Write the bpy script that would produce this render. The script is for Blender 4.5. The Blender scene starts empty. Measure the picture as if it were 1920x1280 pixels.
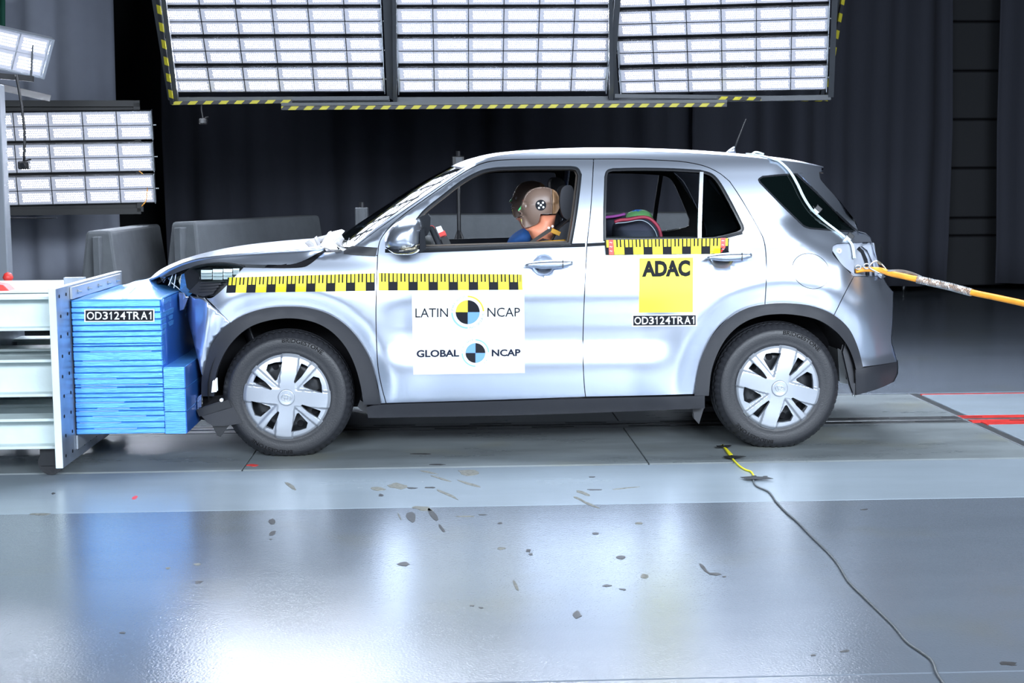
import bpy, math, random
import numpy as np
from mathutils import Vector, Matrix
from mathutils.geometry import delaunay_2d_cdt
random.seed(7)
rnd = random.Random(11)
sc = bpy.context.scene
R_ = math.radians

# ------------------------------------------------------------------ camera
F = 2680.0; CAM_H = 1.38
def rot(yaw, pitch, roll):
    cy, sy = math.cos(yaw), math.sin(yaw)
    fwd = np.array([sy, cy, 0]); right = np.array([cy, -sy, 0]); up = np.array([0, 0, 1.])
    f2 = fwd*math.cos(pitch) - up*math.sin(pitch); u2 = up*math.cos(pitch) + fwd*math.sin(pitch)
    r3 = right*math.cos(roll) + u2*math.sin(roll); u3 = u2*math.cos(roll) - right*math.sin(roll)
    return np.array([r3, -u3, f2])
RC = rot(R_(2.45), R_(6.35), R_(-.42))
camd = bpy.data.cameras.new('camera'); cam = bpy.data.objects.new('camera', camd)
sc.collection.objects.link(cam); sc.camera = cam
camd.sensor_width = 36; camd.lens = F/1920*36; camd.clip_end = 100
m = Matrix.Identity(4)
for i in range(3):
    m[i][0] = RC[0][i]; m[i][1] = -RC[1][i]; m[i][2] = -RC[2][i]
m[2][3] = CAM_H
cam.matrix_world = m

# ------------------------------------------------------------------ world, lights, exposure
w = bpy.data.worlds.new('world'); sc.world = w; w.use_nodes = True
w.node_tree.nodes['Background'].inputs[0].default_value = (.55, .65, 1, 1)
w.node_tree.nodes['Background'].inputs[1].default_value = .05
vs = sc.view_settings
sc.display_settings.display_device = 'sRGB'
vs.view_transform = 'Standard'; vs.look = 'None'; vs.gamma = 1; vs.use_curve_mapping = False
vs.exposure = 0.0
sc.cycles.use_denoising = True
sc.cycles.max_bounces = 8; sc.cycles.transparent_max_bounces = 12
sc.cycles.sample_clamp_indirect = 6
def area(name, loc, target, sx, sy, power, col=(.79, .885, 1), spread=110):
    l = bpy.data.lights.new(name, 'AREA'); l.shape = 'RECTANGLE'; l.size = sx; l.size_y = sy
    l.energy = power; l.color = col; l.spread = R_(spread)
    o = bpy.data.objects.new(name, l); sc.collection.objects.link(o)
    o.location = loc
    o.rotation_euler = (Vector(target)-Vector(loc)).to_track_quat('-Z', 'Y').to_euler()
    return o
# overhead and camera-side lamp rigs of the hall, plus two added rear fills
area('overhead_rig', (.8, 8.9, 5.4), (.8, 8.7, 0), 6.5, 1.6, 260)
area('side_rig_or_fill', (-2.0, -.8, 3.3), (.1, 7.2, .7), 3.8, 1.0, 138, spread=90)
area('side_rig_or_fill', (2.8, -.8, 3.3), (.9, 7.2, .7), 3.8, 1.0, 170, spread=90)
area('side_rig_or_fill', (4.8, -.4, 4.5), (2.4, 7.3, 1.0), 3.0, 1.2, 150, spread=100)  # added fill light, whitens the rear quarter
area('side_rig_or_fill', (6.0, 2.6, 2.6), (2.9, 7.4, .7), 1.6, 1.0, 45, spread=100)  # added fill light, lifts the dark rear bumper
area('side_panel', (-3.0, -1.0, 2.2), (.2, 7.2, .8), 1.8, 1.2, 22, spread=90)
area('side_panel', (3.2, -1.0, 2.2), (1.0, 7.2, .8), 1.8, 1.2, 22, spread=90)

# ------------------------------------------------------------------ pixel -> place
def ray(px, py):
    return RC.T @ np.array([(px-960)/F, (py-640)/F, 1.0])
CP = np.array([0, 0, CAM_H])
def onY(px, py, Y): d = ray(px, py); return CP + d*(Y/d[1])
def onZ(px, py, z=0.0): d = ray(px, py); return CP + d*((z-CAM_H)/d[2])
def proj(p):
    c = RC @ (np.array(p)-CP); return 960+F*c[0]/c[2], 640+F*c[1]/c[2]

# ------------------------------------------------------------------ object helpers
def link(o, parent=None):
    sc.collection.objects.link(o)
    if parent is not None: o.parent = parent
    return o
def tag(o, label=None, cat=None, group=None, kind=None):
    if label: o['label'] = label
    if cat: o['category'] = cat
    if group: o['group'] = group
    if kind: o['kind'] = kind
    return o
def empty(name, loc=(0, 0, 0), rz=0, parent=None):
    o = bpy.data.objects.new(name, None); o.location = loc; o.rotation_euler = (0, 0, rz)
    o.empty_display_size = .1
    return link(o, parent)
def mesh(name, verts, faces, mats, parent=None, smooth=False, fm=None, normals=None):
    me = bpy.data.meshes.new(name)
    me.from_pydata([tuple(map(float, v)) for v in verts], [], faces)
    for mm in (mats if isinstance(mats, (list, tuple)) else [mats]): me.materials.append(mm)
    if fm is not None:
        for p, k in zip(me.polygons, fm): p.material_index = k
    if smooth or normals is not None:
        for p in me.polygons: p.use_smooth = True
    me.update()
    if normals is not None:
        me.normals_split_custom_set_from_vertices([tuple(map(float, n)) for n in normals])
    o = bpy.data.objects.new(name, me)
    return link(o, parent)
class MB:
    def __init__(s): s.v = []; s.f = []; s.m = []; s.cur = 0
    def add(s, v, f):
        n = len(s.v); s.v += [tuple(map(float, a)) for a in v]; s.f += [tuple(i+n for i in a) for a in f]; s.m += [s.cur]*len(f)
        return s
    def box(s, lo, hi, bev=0.0):
        x0, y0, z0 = lo; x1, y1, z1 = hi
        if bev <= 0:
            v = [(x, y, z) for x in (x0, x1) for y in (y0, y1) for z in (z0, z1)]
            f = [(0, 1, 3, 2), (4, 6, 7, 5), (0, 4, 5, 1), (2, 3, 7, 6), (0, 2, 6, 4), (1, 5, 7, 3)]
            return s.add(v, f)
        b = min(bev, (x1-x0)*.45, (y1-y0)*.45, (z1-z0)*.45)
        v = []; idx = {}
        X = (x0, x1); Y = (y0, y1); Z = (z0, z1)
        for i in (0, 1):
            for j in (0, 1):
                for k in (0, 1):
                    sx, sy, sz = (b if i == 0 else -b), (b if j == 0 else -b), (b if k == 0 else -b)
                    idx[i, j, k, 'x'] = len(v); v.append((X[i], Y[j]+sy, Z[k]+sz))
                    idx[i, j, k, 'y'] = len(v); v.append((X[i]+sx, Y[j], Z[k]+sz))
                    idx[i, j, k, 'z'] = len(v); v.append((X[i]+sx, Y[j]+sy, Z[k]))
        f = []
        q = [(0, 0), (1, 0), (1, 1), (0, 1)]
        for i in (0, 1):
            a = [idx[i, j, k, 'x'] for j, k in q]; f.append(a if i else a[::-1])
            a = [idx[j, i, k, 'y'] for j, k in q]; f.append(a[::-1] if i else a)
            a = [idx[j, k, i, 'z'] for j, k in q]; f.append(a if i else a[::-1])
        for j in (0, 1):
            for k in (0, 1):
                a = [idx[0, j, k, 'y'], idx[1, j, k, 'y'], idx[1, j, k, 'z'], idx[0, j, k, 'z']]
                f.append(a if (j + k) % 2 == 0 else a[::-1])
                a = [idx[j, 0, k, 'x'], idx[j, 1, k, 'x'], idx[j, 1, k, 'z'], idx[j, 0, k, 'z']]
                f.append(a[::-1] if (j + k) % 2 == 0 else a)
                a = [idx[j, k, 0, 'x'], idx[j, k, 1, 'x'], idx[j, k, 1, 'y'], idx[j, k, 0, 'y']]
                f.append(a if (j + k) % 2 == 0 else a[::-1])
                for i in (0, 1):
                    if j == 0:
                        pass
        for i in (0, 1):
            for j in (0, 1):
                for k in (0, 1):
                    a = [idx[i, j, k, 'x'], idx[i, j, k, 'y'], idx[i, j, k, 'z']]
                    f.append(a if (i+j+k) % 2 else a[::-1])
        return s.add(v, f)
    def tube(s, pts, r, n=8, cap=True):
        P = [np.array(p, float) for p in pts]
        rr = r if isinstance(r, (list, tuple)) else [r]*len(P)
        up = np.array([0, 0, 1.]); V = []; Fc = []
        prev = None
        for i, p in enumerate(P):
            t = P[min(i+1, len(P)-1)] - P[max(i-1, 0)]; t = t/(np.linalg.norm(t)+1e-12)
            if prev is None:
                a = np.cross(t, up)
                if np.linalg.norm(a) < .05: a = np.cross(t, [1., 0, 0])
            else: a = prev - t*np.dot(prev, t)
            a /= np.linalg.norm(a); prev = a; b = np.cross(t, a)
            for k in range(n):
                th = 2*math.pi*k/n; V.append(p + rr[i]*(a*math.cos(th)+b*math.sin(th)))
        for i in range(len(P)-1):
            for k in range(n):
                k2 = (k+1) % n; Fc.append((i*n+k, i*n+k2, (i+1)*n+k2, (i+1)*n+k))
        if cap:
            Fc.append(tuple(range(n))[::-1]); Fc.append(tuple((len(P)-1)*n+k for k in range(n)))
        return s.add(V, Fc)
    def xf(s, M, start=0):
        M = Matrix(M)
        for i in range(start, len(s.v)): s.v[i] = tuple(M @ Vector(s.v[i]))
        return s
    def build(s, name, mats, parent=None, smooth=False, auto=None):
        o = mesh(name, s.v, s.f, mats, parent, smooth, s.m if isinstance(mats, (list, tuple)) else None)
        if auto: o.data.set_sharp_from_angle(angle=R_(auto)) if hasattr(o.data, 'set_sharp_from_angle') else None
        return o
def grid_faces(nu, nv, flip=False):
    f = []
    for i in range(nu-1):
        for j in range(nv-1):
            a = (i*nv+j, (i+1)*nv+j, (i+1)*nv+j+1, i*nv+j+1)
            f.append(a[::-1] if flip else a)
    return f
def catmull(P, seg=6, closed=False):
    P = [np.array(p, float) for p in P]
    if len(P) < 3: return P
    out = []; n = len(P)
    rng = range(n if closed else n-1)
    for i in rng:
        p0 = P[(i-1) % n] if closed or i > 0 else 2*P[0]-P[1]
        p1 = P[i]; p2 = P[(i+1) % n]
        p3 = P[(i+2) % n] if closed or i+2 < n else 2*P[-1]-P[-2]
        for k in range(seg):
            t = k/seg
            out.append(.5*((2*p1)+(p2-p0)*t+(2*p0-5*p1+4*p2-p3)*t*t+(3*p1-p0-3*p2+p3)*t**3))
    if not closed: out.append(P[-1])
    return out
def outline(*curves, seg=5):
    out = []
    for c in curves:
        pts = catmull(c, seg) if len(c) > 2 else [np.array(p, float) for p in c]
        if out and np.linalg.norm(np.array(out[-1])-pts[0]) < .4: pts = pts[1:]
        out += list(pts)
    if np.linalg.norm(out[0]-out[-1]) < .4: out.pop()
    return [tuple(p[:2]) for p in out]
def poly_area(P): return .5*sum(P[i][0]*P[(i+1) % len(P)][1]-P[(i+1) % len(P)][0]*P[i][1] for i in range(len(P)))
def offset_poly(P, d):
    """d>0 grows"""
    n = len(P); s = 1 if poly_area(P) > 0 else -1; out = []
    for i in range(n):
        a = np.array(P[i-1]); b = np.array(P[i]); c = np.array(P[(i+1) % n])
        e1 = b-a; e2 = c-b; e1 = e1/(np.linalg.norm(e1)+1e-9); e2 = e2/(np.linalg.norm(e2)+1e-9)
        n1 = np.array([e1[1], -e1[0]])*s; n2 = np.array([e2[1], -e2[0]])*s
        nn = n1+n2; L = np.linalg.norm(nn)
        nn = n1 if L < 1e-6 else nn/L
        k = max(.5, float(nn @ n1))
        out.append(tuple(b+nn*d/k))
    return out
def inside(P, x, y):
    c = False; n = len(P); j = n-1
    for i in range(n):
        xi, yi = P[i]; xj, yj = P[j]
        if (yi > y) != (yj > y) and x < (xj-xi)*(y-yi)/(yj-yi)+xi: c = not c
        j = i
    return c
def cdt(outer, holes=(), step=None, extra=()):
    loops = [outer]+list(holes); V = []; E = []
    for L in loops:
        n0 = len(V); V += [Vector((float(p[0]), float(p[1]))) for p in L]
        E += [(n0+i, n0+(i+1) % len(L)) for i in range(len(L))]
    if step:
        xs = [p[0] for p in outer]; ys = [p[1] for p in outer]
        Pn = [np.array(L) for L in loops]
        allp = np.concatenate(Pn)
        # sample loop edges so grid points keep clear of them
        x = min(xs)+step*.5; r = 0
        while x < max(xs):
            y = min(ys)+step*(.5 if r % 2 else .25)
            while y < max(ys):
                if inside(outer, x, y) and not any(inside(h, x, y) for h in holes):
                    ok = True
                    for L in Pn:
                        A = L; B = np.roll(L, -1, 0); d = B-A; q = np.array([x, y])-A
                        t = np.clip((q*d).sum(1)/((d*d).sum(1)+1e-12), 0, 1)
                        if (((q-d*t[:, None])**2).sum(1)).min() < (step*.3)**2: ok = False; break
                    if ok: V.append(Vector((x, y)))
                y += step
            x += step; r += 1
    V += [Vector(p) for p in extra]
    vv, ee, ff, _, _, _ = delaunay_2d_cdt(V, E, [], 0, 1e-7)
    out = []
    for f in ff:
        cx = sum(vv[i][0] for i in f)/len(f); cy = sum(vv[i][1] for i in f)/len(f)
        if inside(outer, cx, cy) and not any(inside(h, cx, cy) for h in holes):
            a = [vv[i] for i in f]
            A = poly_area([(p[0], p[1]) for p in a])
            if abs(A) < 1e-14: continue
            out.append(tuple(f) if A > 0 else tuple(f)[::-1])
    return [(v[0], v[1]) for v in vv], out
# ------------------------------------------------------------------ materials
def mat(name, col, rough=.5, metal=0.0, coat=0.0, emit=None, es=0, bump=0, bscale=50, var=0, vscale=3, spec=.5, coat_rough=.05, alpha=1, trans=0, aniso=(1, 1, 1)):
    M = bpy.data.materials.new(name); M.use_nodes = True; nt = M.node_tree; b = nt.nodes['Principled BSDF']
    b.inputs['Base Color'].default_value = (*col, 1); b.inputs['Roughness'].default_value = rough
    b.inputs['Metallic'].default_value = metal; b.inputs['Coat Weight'].default_value = coat
    b.inputs['Coat Roughness'].default_value = coat_rough
    b.inputs['Specular IOR Level'].default_value = spec; b.inputs['Alpha'].default_value = alpha
    b.inputs['Transmission Weight'].default_value = trans
    if emit: b.inputs['Emission Color'].default_value = (*emit, 1); b.inputs['Emission Strength'].default_value = es
    if var or bump:
        tc = nt.nodes.new('ShaderNodeTexCoord'); mp = nt.nodes.new('ShaderNodeMapping')
        mp.inputs['Scale'].default_value = aniso
        nt.links.new(tc.outputs['Object'], mp.inputs['Vector'])
    if var:
        n = nt.nodes.new('ShaderNodeTexNoise'); n.inputs['Scale'].default_value = vscale; n.inputs['Detail'].default_value = 6
        nt.links.new(mp.outputs[0], n.inputs['Vector'])
        r = nt.nodes.new('ShaderNodeValToRGB'); r.color_ramp.elements[0].position = .3; r.color_ramp.elements[1].position = .7
        r.color_ramp.elements[0].color = (*[c*(1-var) for c in col], 1); r.color_ramp.elements[1].color = (*[min(1, c*(1+var)) for c in col], 1)
        nt.links.new(n.outputs[0], r.inputs[0]); nt.links.new(r.outputs[0], b.inputs['Base Color'])
    if bump:
        n2 = nt.nodes.new('ShaderNodeTexNoise'); n2.inputs['Scale'].default_value = bscale; n2.inputs['Detail'].default_value = 3
        nt.links.new(mp.outputs[0], n2.inputs['Vector'])
        bp = nt.nodes.new('ShaderNodeBump'); bp.inputs['Strength'].default_value = bump; bp.inputs['Distance'].default_value = .01
        nt.links.new(n2.outputs[0], bp.inputs['Height']); nt.links.new(bp.outputs[0], b.inputs['Normal'])
    return M
M = {}
M['paint'] = mat('silver_paint', (.57, .63, .745), .285, .91, .5, coat_rough=.22)
M['inner_silver'] = mat('inner_silver', (.42, .46, .54), .45, .3)
M['cladding'] = mat('charcoal_plastic', (.019, .020, .025), .42, bump=.08, bscale=400)
M['black'] = mat('black_plastic', (.012, .013, .016), .35)
M['matt_black'] = mat('matt_black', (.008, .008, .010), .9, spec=.2)
M['gloss_black'] = mat('gloss_black_trim', (.02, .022, .026), .12, coat=.5)
M['reflector'] = mat('lamp_reflector', (.92, .94, .98), .35, .2)
M['chrome'] = mat('bright_metal', (.8, .82, .85), .12, 1)
M['zinc'] = mat('zinc_metal', (.55, .58, .60), .35, .9)
M['rubber'] = mat('tyre_rubber', (.017, .018, .022), .50, bump=.12, bscale=120)
M['rubber_mark'] = mat('tyre_lettering', (.003, .003, .004), .6, spec=.2)
M['cover'] = mat('wheel_cover_silver', (.41, .44, .49), .33, .45, .3)
M['steel_black'] = mat('black_steel', (.022, .024, .028), .38, .3)
M['blue'] = mat('blue_aluminium', (.10, .36, .86), .28, .45, .3, var=.22, vscale=9, aniso=(.6, 1, 14), bump=.22, bscale=30)
M['blue_glint'] = mat('blue_seam_glint', (.42, .70, .95), .25, .6)  # paler than the block: glints put into the seam colour
M['blue_dark'] = mat('blue_aluminium_face', (.03, .13, .48), .34, .45, .3, bump=.15, bscale=6)
M['white_steel'] = mat('white_painted_steel', (.64, .73, .73), .42, var=.10, vscale=5, bump=.05, bscale=60)
M['plate_steel'] = mat('bare_plate_steel', (.32, .36, .42), .38, .7, var=.2, vscale=8)
M['galv'] = mat('galvanised_strip', (.55, .58, .62), .40, .8)
M['column'] = mat('column_paint', (.20, .22, .25), .5)
M['concrete'] = mat('grey_block', (.085, .093, .102), .75, var=.08, vscale=12, bump=.1, bscale=80)
M['curtain_light'] = mat('grey_curtain', (.33, .355, .43), .9, var=.1, vscale=2, bump=.05, bscale=90)
M['curtain_dark'] = mat('dark_curtain', (.046, .050, .068), .92, bump=.05, bscale=90)
M['wall_dark'] = mat('dark_wall', (.012, .013, .017), .9)
M['door_dark'] = mat('dark_door_panel', (.025, .027, .032), .8)
M['frame_grey'] = mat('rig_frame_grey', (.050, .055, .062), .5, .3)
M['frame_black'] = mat('rig_frame_black', (.006, .0065, .008), .5)
M['alu'] = mat('lamp_bar_edge', (.55, .58, .62), .3, .8)
M['yellow'] = mat('yellow_vinyl', (.80, .68, .012), .45, spec=.35)
M['yellow_adac'] = mat('yellow_magnet', (.82, .76, .05), .5, spec=.35)
M['ink'] = mat('black_ink', (.010, .011, .015), .7, spec=.15)
M['grey_ink'] = mat('grey_ink', (.012, .014, .020), .7, spec=.15)
M['white'] = mat('white_vinyl', (.74, .76, .78), .6, spec=.2)
M['navy_ink'] = mat('navy_ink', (.010, .014, .030), .7, spec=.15)
M['light_ink'] = mat('pale_grey_ink', (.30, .36, .42), .7, spec=.2)
M['sky_ink'] = mat('light_blue_ink', (.15, .31, .58), .7, spec=.2)
M['sky_ink2'] = mat('light_blue_ring_ink', (.24, .44, .68), .7, spec=.2)
M['yellow_ink'] = mat('yellow_ink', (.80, .72, .06), .7, spec=.2)
M['red'] = mat('red_tape', (.75, .05, .04), .4)
M['red_paint'] = mat('red_floor_paint', (.55, .035, .03), .35, var=.25, vscale=14)
M['orange'] = mat('orange_cable_sheath', (.85, .33, .03), .45, var=.18, vscale=20)
M['headlining'] = mat('beige_lining', (.12, .10, .085), .9)
M['interior'] = mat('interior_black', (.012, .013, .016), .8)
M['seat'] = mat('black_seat_fabric', (.022, .024, .032), .7, bump=.1, bscale=200)
M['skin_brown'] = mat('dummy_vinyl_brown', (.185, .125, .098), .42, bump=.04, bscale=60)
M['skin_pale'] = mat('dummy_vinyl_worn', (.36, .29, .26), .4)
M['skin_brown2'] = mat('dummy_skull_cap_tan', (.33, .19, .10), .40)
M['neck'] = mat('dummy_neck_coral', (.78, .29, .17), .5)
M['blue_cloth'] = mat('blue_cloth', (.03, .13, .42), .75, bump=.2, bscale=30)
M['belt'] = mat('belt_webbing', (.03, .026, .024), .7)
M['amber'] = mat('amber_cloth', (.55, .27, .02), .7)
M['navy_cloth'] = mat('navy_fabric', (.022, .026, .045), .85, bump=.2, bscale=250)
M['crimson'] = mat('crimson_piping', (.22, .012, .035), .6)
M['green'] = mat('green_shell', (.22, .62, .22), .45)
M['violet'] = mat('violet_strap', (.30, .05, .30), .6)
M['face_green'] = mat('green_marker_paint', (.03, .45, .12), .5)
M['face_red'] = mat('red_marker_paint', (.5, .03, .03), .5)
M['face_yellow'] = mat('yellow_marker_paint', (.55, .6, .12), .5)
M['glass'] = mat('tinted_glass', (.002, .004, .004), .02, 0, spec=.5)
M['led_white'] = mat('lens_white', (.85, .88, .9), .3)
M['cable_grey'] = mat('grey_cable', (.10, .11, .115), .45)
M['cable_pale'] = mat('pale_grey_cable', (.50, .60, .62), .4)
M['cable_yellow'] = mat('yellow_cable', (.80, .72, .02), .45)
M['tape_black'] = mat('black_tape', (.015, .016, .018), .35)
M['camera_black'] = mat('camera_black', (.01, .01, .012), .4)
M['mirror_amber'] = mat('smoky_lens', (.30, .27, .20), .12, .6)
M['green_cloth'] = mat('dark_green_cloth', (.01, .09, .06), .8)
def clear_glass(name, tint, mixf=.12):
    Mt = bpy.data.materials.new(name); Mt.use_nodes = True; nt = Mt.node_tree; nt.nodes.clear()
    o = nt.nodes.new('ShaderNodeOutputMaterial'); t = nt.nodes.new('ShaderNodeBsdfTransparent'); g = nt.nodes.new('ShaderNodeBsdfGlossy')
    t.inputs[0].default_value = (*tint, 1); g.inputs['Roughness'].default_value = .015
    fr = nt.nodes.new('ShaderNodeFresnel'); fr.inputs[0].default_value = 1.5
    mx = nt.nodes.new('ShaderNodeMixShader')
    nt.links.new(fr.outputs[0], mx.inputs[0]); nt.links.new(t.outputs[0], mx.inputs[1]); nt.links.new(g.outputs[0], mx.inputs[2])
    nt.links.new(mx.outputs[0], o.inputs[0]); return Mt
M['clear'] = clear_glass('clear_glass', (.80, .88, .86))
M['screen'] = clear_glass('windscreen_glass', (.30, .38, .36))
M['tint'] = clear_glass('dark_tinted_glass', (.10, .13, .13))
def led_material():
    Mt = bpy.data.materials.new('led_field'); Mt.use_nodes = True; nt = Mt.node_tree; b = nt.nodes['Principled BSDF']
    b.inputs['Base Color'].default_value = (.5, .5, .56, 1); b.inputs['Roughness'].default_value = .3
    uv = nt.nodes.new('ShaderNodeUVMap'); sp = nt.nodes.new('ShaderNodeSeparateXYZ'); nt.links.new(uv.outputs[0], sp.inputs[0])
    def N(op, a, c=None, v=None, d=None):
        n = nt.nodes.new('ShaderNodeMath'); n.operation = op
        nt.links.new(a, n.inputs[0])
        if c is not None: nt.links.new(c, n.inputs[1])
        if v is not None: n.inputs[1].default_value = v
        if d is not None: n.inputs[2].default_value = d
        return n.outputs[0]
    # 12 x 4 staggered lamps in a field set in from the module's edge
    u = N('MULTIPLY_ADD', sp.outputs[0], v=1/.82, d=-.12/.82); v_ = N('MULTIPLY_ADD', sp.outputs[1], v=1/.68, d=-.16/.68)
    vv = N('MULTIPLY', v_, v=4.0); row = N('FLOOR', vv); odd = N('MODULO', row, v=2.0)
    uu = N('MULTIPLY_ADD', u, v=12.5, d=0); sh = N('MULTIPLY', odd, v=.5); uu = N('SUBTRACT', uu, sh)
    fu = N('SUBTRACT', N('FRACT', uu), v=.5); fv = N('SUBTRACT', N('FRACT', vv), v=.5)
    d2 = N('ADD', N('MULTIPLY', fu, fu), N('MULTIPLY', fv, fv))
    dot = N('LESS_THAN', d2, v=.080)
    def win(x): return N('MULTIPLY', N('GREATER_THAN', x, v=0.0), N('LESS_THAN', x, v=1.0))
    fld = N('MULTIPLY', win(u), win(v_)); dot = N('MULTIPLY', dot, fld)
    e1 = N('MULTIPLY', dot, v=72.0); e2 = N("MULTIPLY", fld, v=.22); e = N('ADD', N('ADD', e1, e2), v=.17)
    nt.links.new(e, b.inputs['Emission Strength']); b.inputs['Emission Color'].default_value = (.80, .86, 1, 1)
    return Mt
M['led'] = led_material()
def stripe_material(ax=0, period=.125, slope=1.0, ay=2):
    Mt = mat('hazard_tape', (.6, .52, .02), .5); nt = Mt.node_tree; b = nt.nodes['Principled BSDF']
    tc = nt.nodes.new('ShaderNodeTexCoord'); sp = nt.nodes.new('ShaderNodeSeparateXYZ'); nt.links.new(tc.outputs['Object'], sp.inputs[0])
    a = nt.nodes.new('ShaderNodeMath'); a.operation = 'MULTIPLY_ADD'; a.inputs[1].default_value = slope
    nt.links.new(sp.outputs[ay], a.inputs[0]); nt.links.new(sp.outputs[ax], a.inputs[2])
    d = nt.nodes.new('ShaderNodeMath'); d.operation = 'DIVIDE'; d.inputs[1].default_value = period; nt.links.new(a.outputs[0], d.inputs[0])
    f = nt.nodes.new('ShaderNodeMath'); f.operation = 'FRACT'; nt.links.new(d.outputs[0], f.inputs[0])
    g = nt.nodes.new('ShaderNodeMath'); g.operation = 'GREATER_THAN'; g.inputs[1].default_value = .5; nt.links.new(f.outputs[0], g.inputs[0])
    mx = nt.nodes.new('ShaderNodeMix'); mx.data_type = 'RGBA'; mx.inputs['A'].default_value = (.34, .30, .008, 1); mx.inputs['B'].default_value = (.01, .011, .014, 1)
    nt.links.new(g.outputs[0], mx.inputs['Factor']); nt.links.new(mx.outputs['Result'], b.inputs['Base Color'])
    return Mt
M['hazard'] = stripe_material(0, .118, -1.0, 2)
M['hazard_v'] = stripe_material(2, .118, .35, 0)

def floor_material(name, col, rough, bump, var, vscale, bscale=150, spec=.5, blot=0):
    Mt = bpy.data.materials.new(name); Mt.use_nodes = True; nt = Mt.node_tree; b = nt.nodes['Principled BSDF']
    b.inputs['Specular IOR Level'].default_value = spec
    tc = nt.nodes.new('ShaderNodeTexCoord')
    mp = nt.nodes.new('ShaderNodeMapping'); mp.inputs['Scale'].default_value = (.5, 1.6, 1); nt.links.new(tc.outputs['Object'], mp.inputs[0])
    n = nt.nodes.new('ShaderNodeTexNoise'); n.inputs['Scale'].default_value = vscale; n.inputs['Detail'].default_value = 8; n.inputs['Roughness'].default_value = .6
    nt.links.new(mp.outputs[0], n.inputs['Vector'])
    r = nt.nodes.new('ShaderNodeValToRGB'); r.color_ramp.elements[0].position = .3; r.color_ramp.elements[1].position = .72
    r.color_ramp.elements[0].color = (*[c*(1-var) for c in col], 1); r.color_ramp.elements[1].color = (*[c*(1+var) for c in col], 1)
    nt.links.new(n.outputs[0], r.inputs[0]); colo = r.outputs[0]
    if blot:
        n3 = nt.nodes.new('ShaderNodeTexNoise'); n3.inputs['Scale'].default_value = 1.7; nt.links.new(tc.outputs['Object'], n3.inputs['Vector'])
        r3 = nt.nodes.new('ShaderNodeValToRGB'); r3.color_ramp.elements[0].position = .56; r3.color_ramp.elements[1].position = .72
        r3.color_ramp.elements[0].color = (0, 0, 0, 1); r3.color_ramp.elements[1].color = (blot, blot, blot, 1); nt.links.new(n3.outputs[0], r3.inputs[0])
        mx = nt.nodes.new('ShaderNodeMix'); mx.data_type = 'RGBA'; nt.links.new(r3.outputs[0], mx.inputs['Factor'])
        nt.links.new(colo, mx.inputs['A']); mx.inputs['B'].default_value = (col[0]*1.05, col[1]*.92, col[2]*.62, 1); colo = mx.outputs['Result']
    nt.links.new(colo, b.inputs['Base Color'])
    rr = nt.nodes.new('ShaderNodeMapRange'); rr.inputs['To Min'].default_value = rough*.8; rr.inputs['To Max'].default_value = rough*1.25
    nt.links.new(n.outputs[0], rr.inputs[0]); nt.links.new(rr.outputs[0], b.inputs['Roughness'])
    n2 = nt.nodes.new('ShaderNodeTexNoise'); n2.inputs['Scale'].default_value = bscale; n2.inputs['Detail'].default_value = 2
    nt.links.new(tc.outputs['Object'], n2.inputs['Vector'])
    bp = nt.nodes.new('ShaderNodeBump'); bp.inputs['Strength'].default_value = bump; bp.inputs['Distance'].default_value = .004
    nt.links.new(n2.outputs[0], bp.inputs['Height']); nt.links.new(bp.outputs[0], b.inputs['Normal'])
    return Mt
M['floor'] = floor_material('painted_floor', (.145, .168, .20), .16, .22, .07, 1.2, 120, 1.0, .35)
M['floor_strip'] = floor_material('painted_floor_strip', (.275, .325, .37), .25, .12, .06, 1.5, 120, .8)
M['floor_plate'] = floor_material('worn_floor_plate', (.20, .225, .235), .28, .10, .28, 2.2, 90, .6, .5)
M['rail'] = mat('rail_steel', (.20, .21, .22), .35, .8, var=.2, vscale=20)
M['joint'] = mat('dark_joint', (.018, .019, .02), .8)
M['mark'] = mat('bare_patch', (.17, .17, .15), .7, var=.35, vscale=60)
M['mark_dark'] = mat('dark_scuff', (.03, .03, .032), .5, var=.3, vscale=60)

# ================================================================== SETTING
def struct(name, mb, m, parent=None, **k):
    o = mb.build(name, m, parent, **k)
    if parent is None: o['kind'] = 'structure'
    return o
XL, XR, YN, YF, ZT = -9.0, 11.0, -4.0, 19.0, 8.0
yA, yB, yC = 6.88, 6.02, 3.84           # joints running along the track
yR = 8.05                               # tow rail
xj = onZ(1835, 798.6)[0]
# floor: base slab below, strips on top with recessed joints
fl = MB().box((XL, YN, -.12), (XR, YF, -.012)).build('floor', M['joint']); tag(fl, kind='structure')
g = .006
def slab(name, x0, x1, y0, y1, m, z=0.0, mbx=None):
    return MB().box((x0+g*.5, y0+g*.5, -.03), (x1-g*.5, y1-g*.5, z), .002).build(name, m, fl)
slab('floor_panel', XL, XR, YN, yC, M['floor'])
slab('floor_panel', XL, XR, yC, yB, M['floor'])
slab('floor_strip', XL, XR, yB, yA-.015, M['floor_strip'])
yP0, yP1 = yA, 9.03
jx = [XL, -4.2, onZ(463, 868)[0], onZ(1207, 855)[0], xj]
for i in range(len(jx)-1):
    slab('floor_plate', jx[i], jx[i+1], yP0+.012, yR-.115, M['floor_plate'])
    slab('floor_plate', jx[i], jx[i+1], yR+.115, yP1, M['floor_plate'])
slab('floor_panel', xj+.07, XR, yP0, yR-.19, M['floor_strip'])
slab('floor_panel', xj+.07, XR, yR+.13, yP1, M['floor_strip'])
MB().box((xj+.0, yP0, -.03), (xj+.065, yR-.12, -.003)).build('cover_strip', M['rail'], fl)
MB().box((xj+.0, yR+.12, -.03), (xj+.065, yP1+.5, -.003)).build('cover_strip', M['rail'], fl)
MB().box((xj-.008, yP0, -.03), (xj-.001, yP1, .004)).build('edge_strip', M['galv'], fl)
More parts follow.
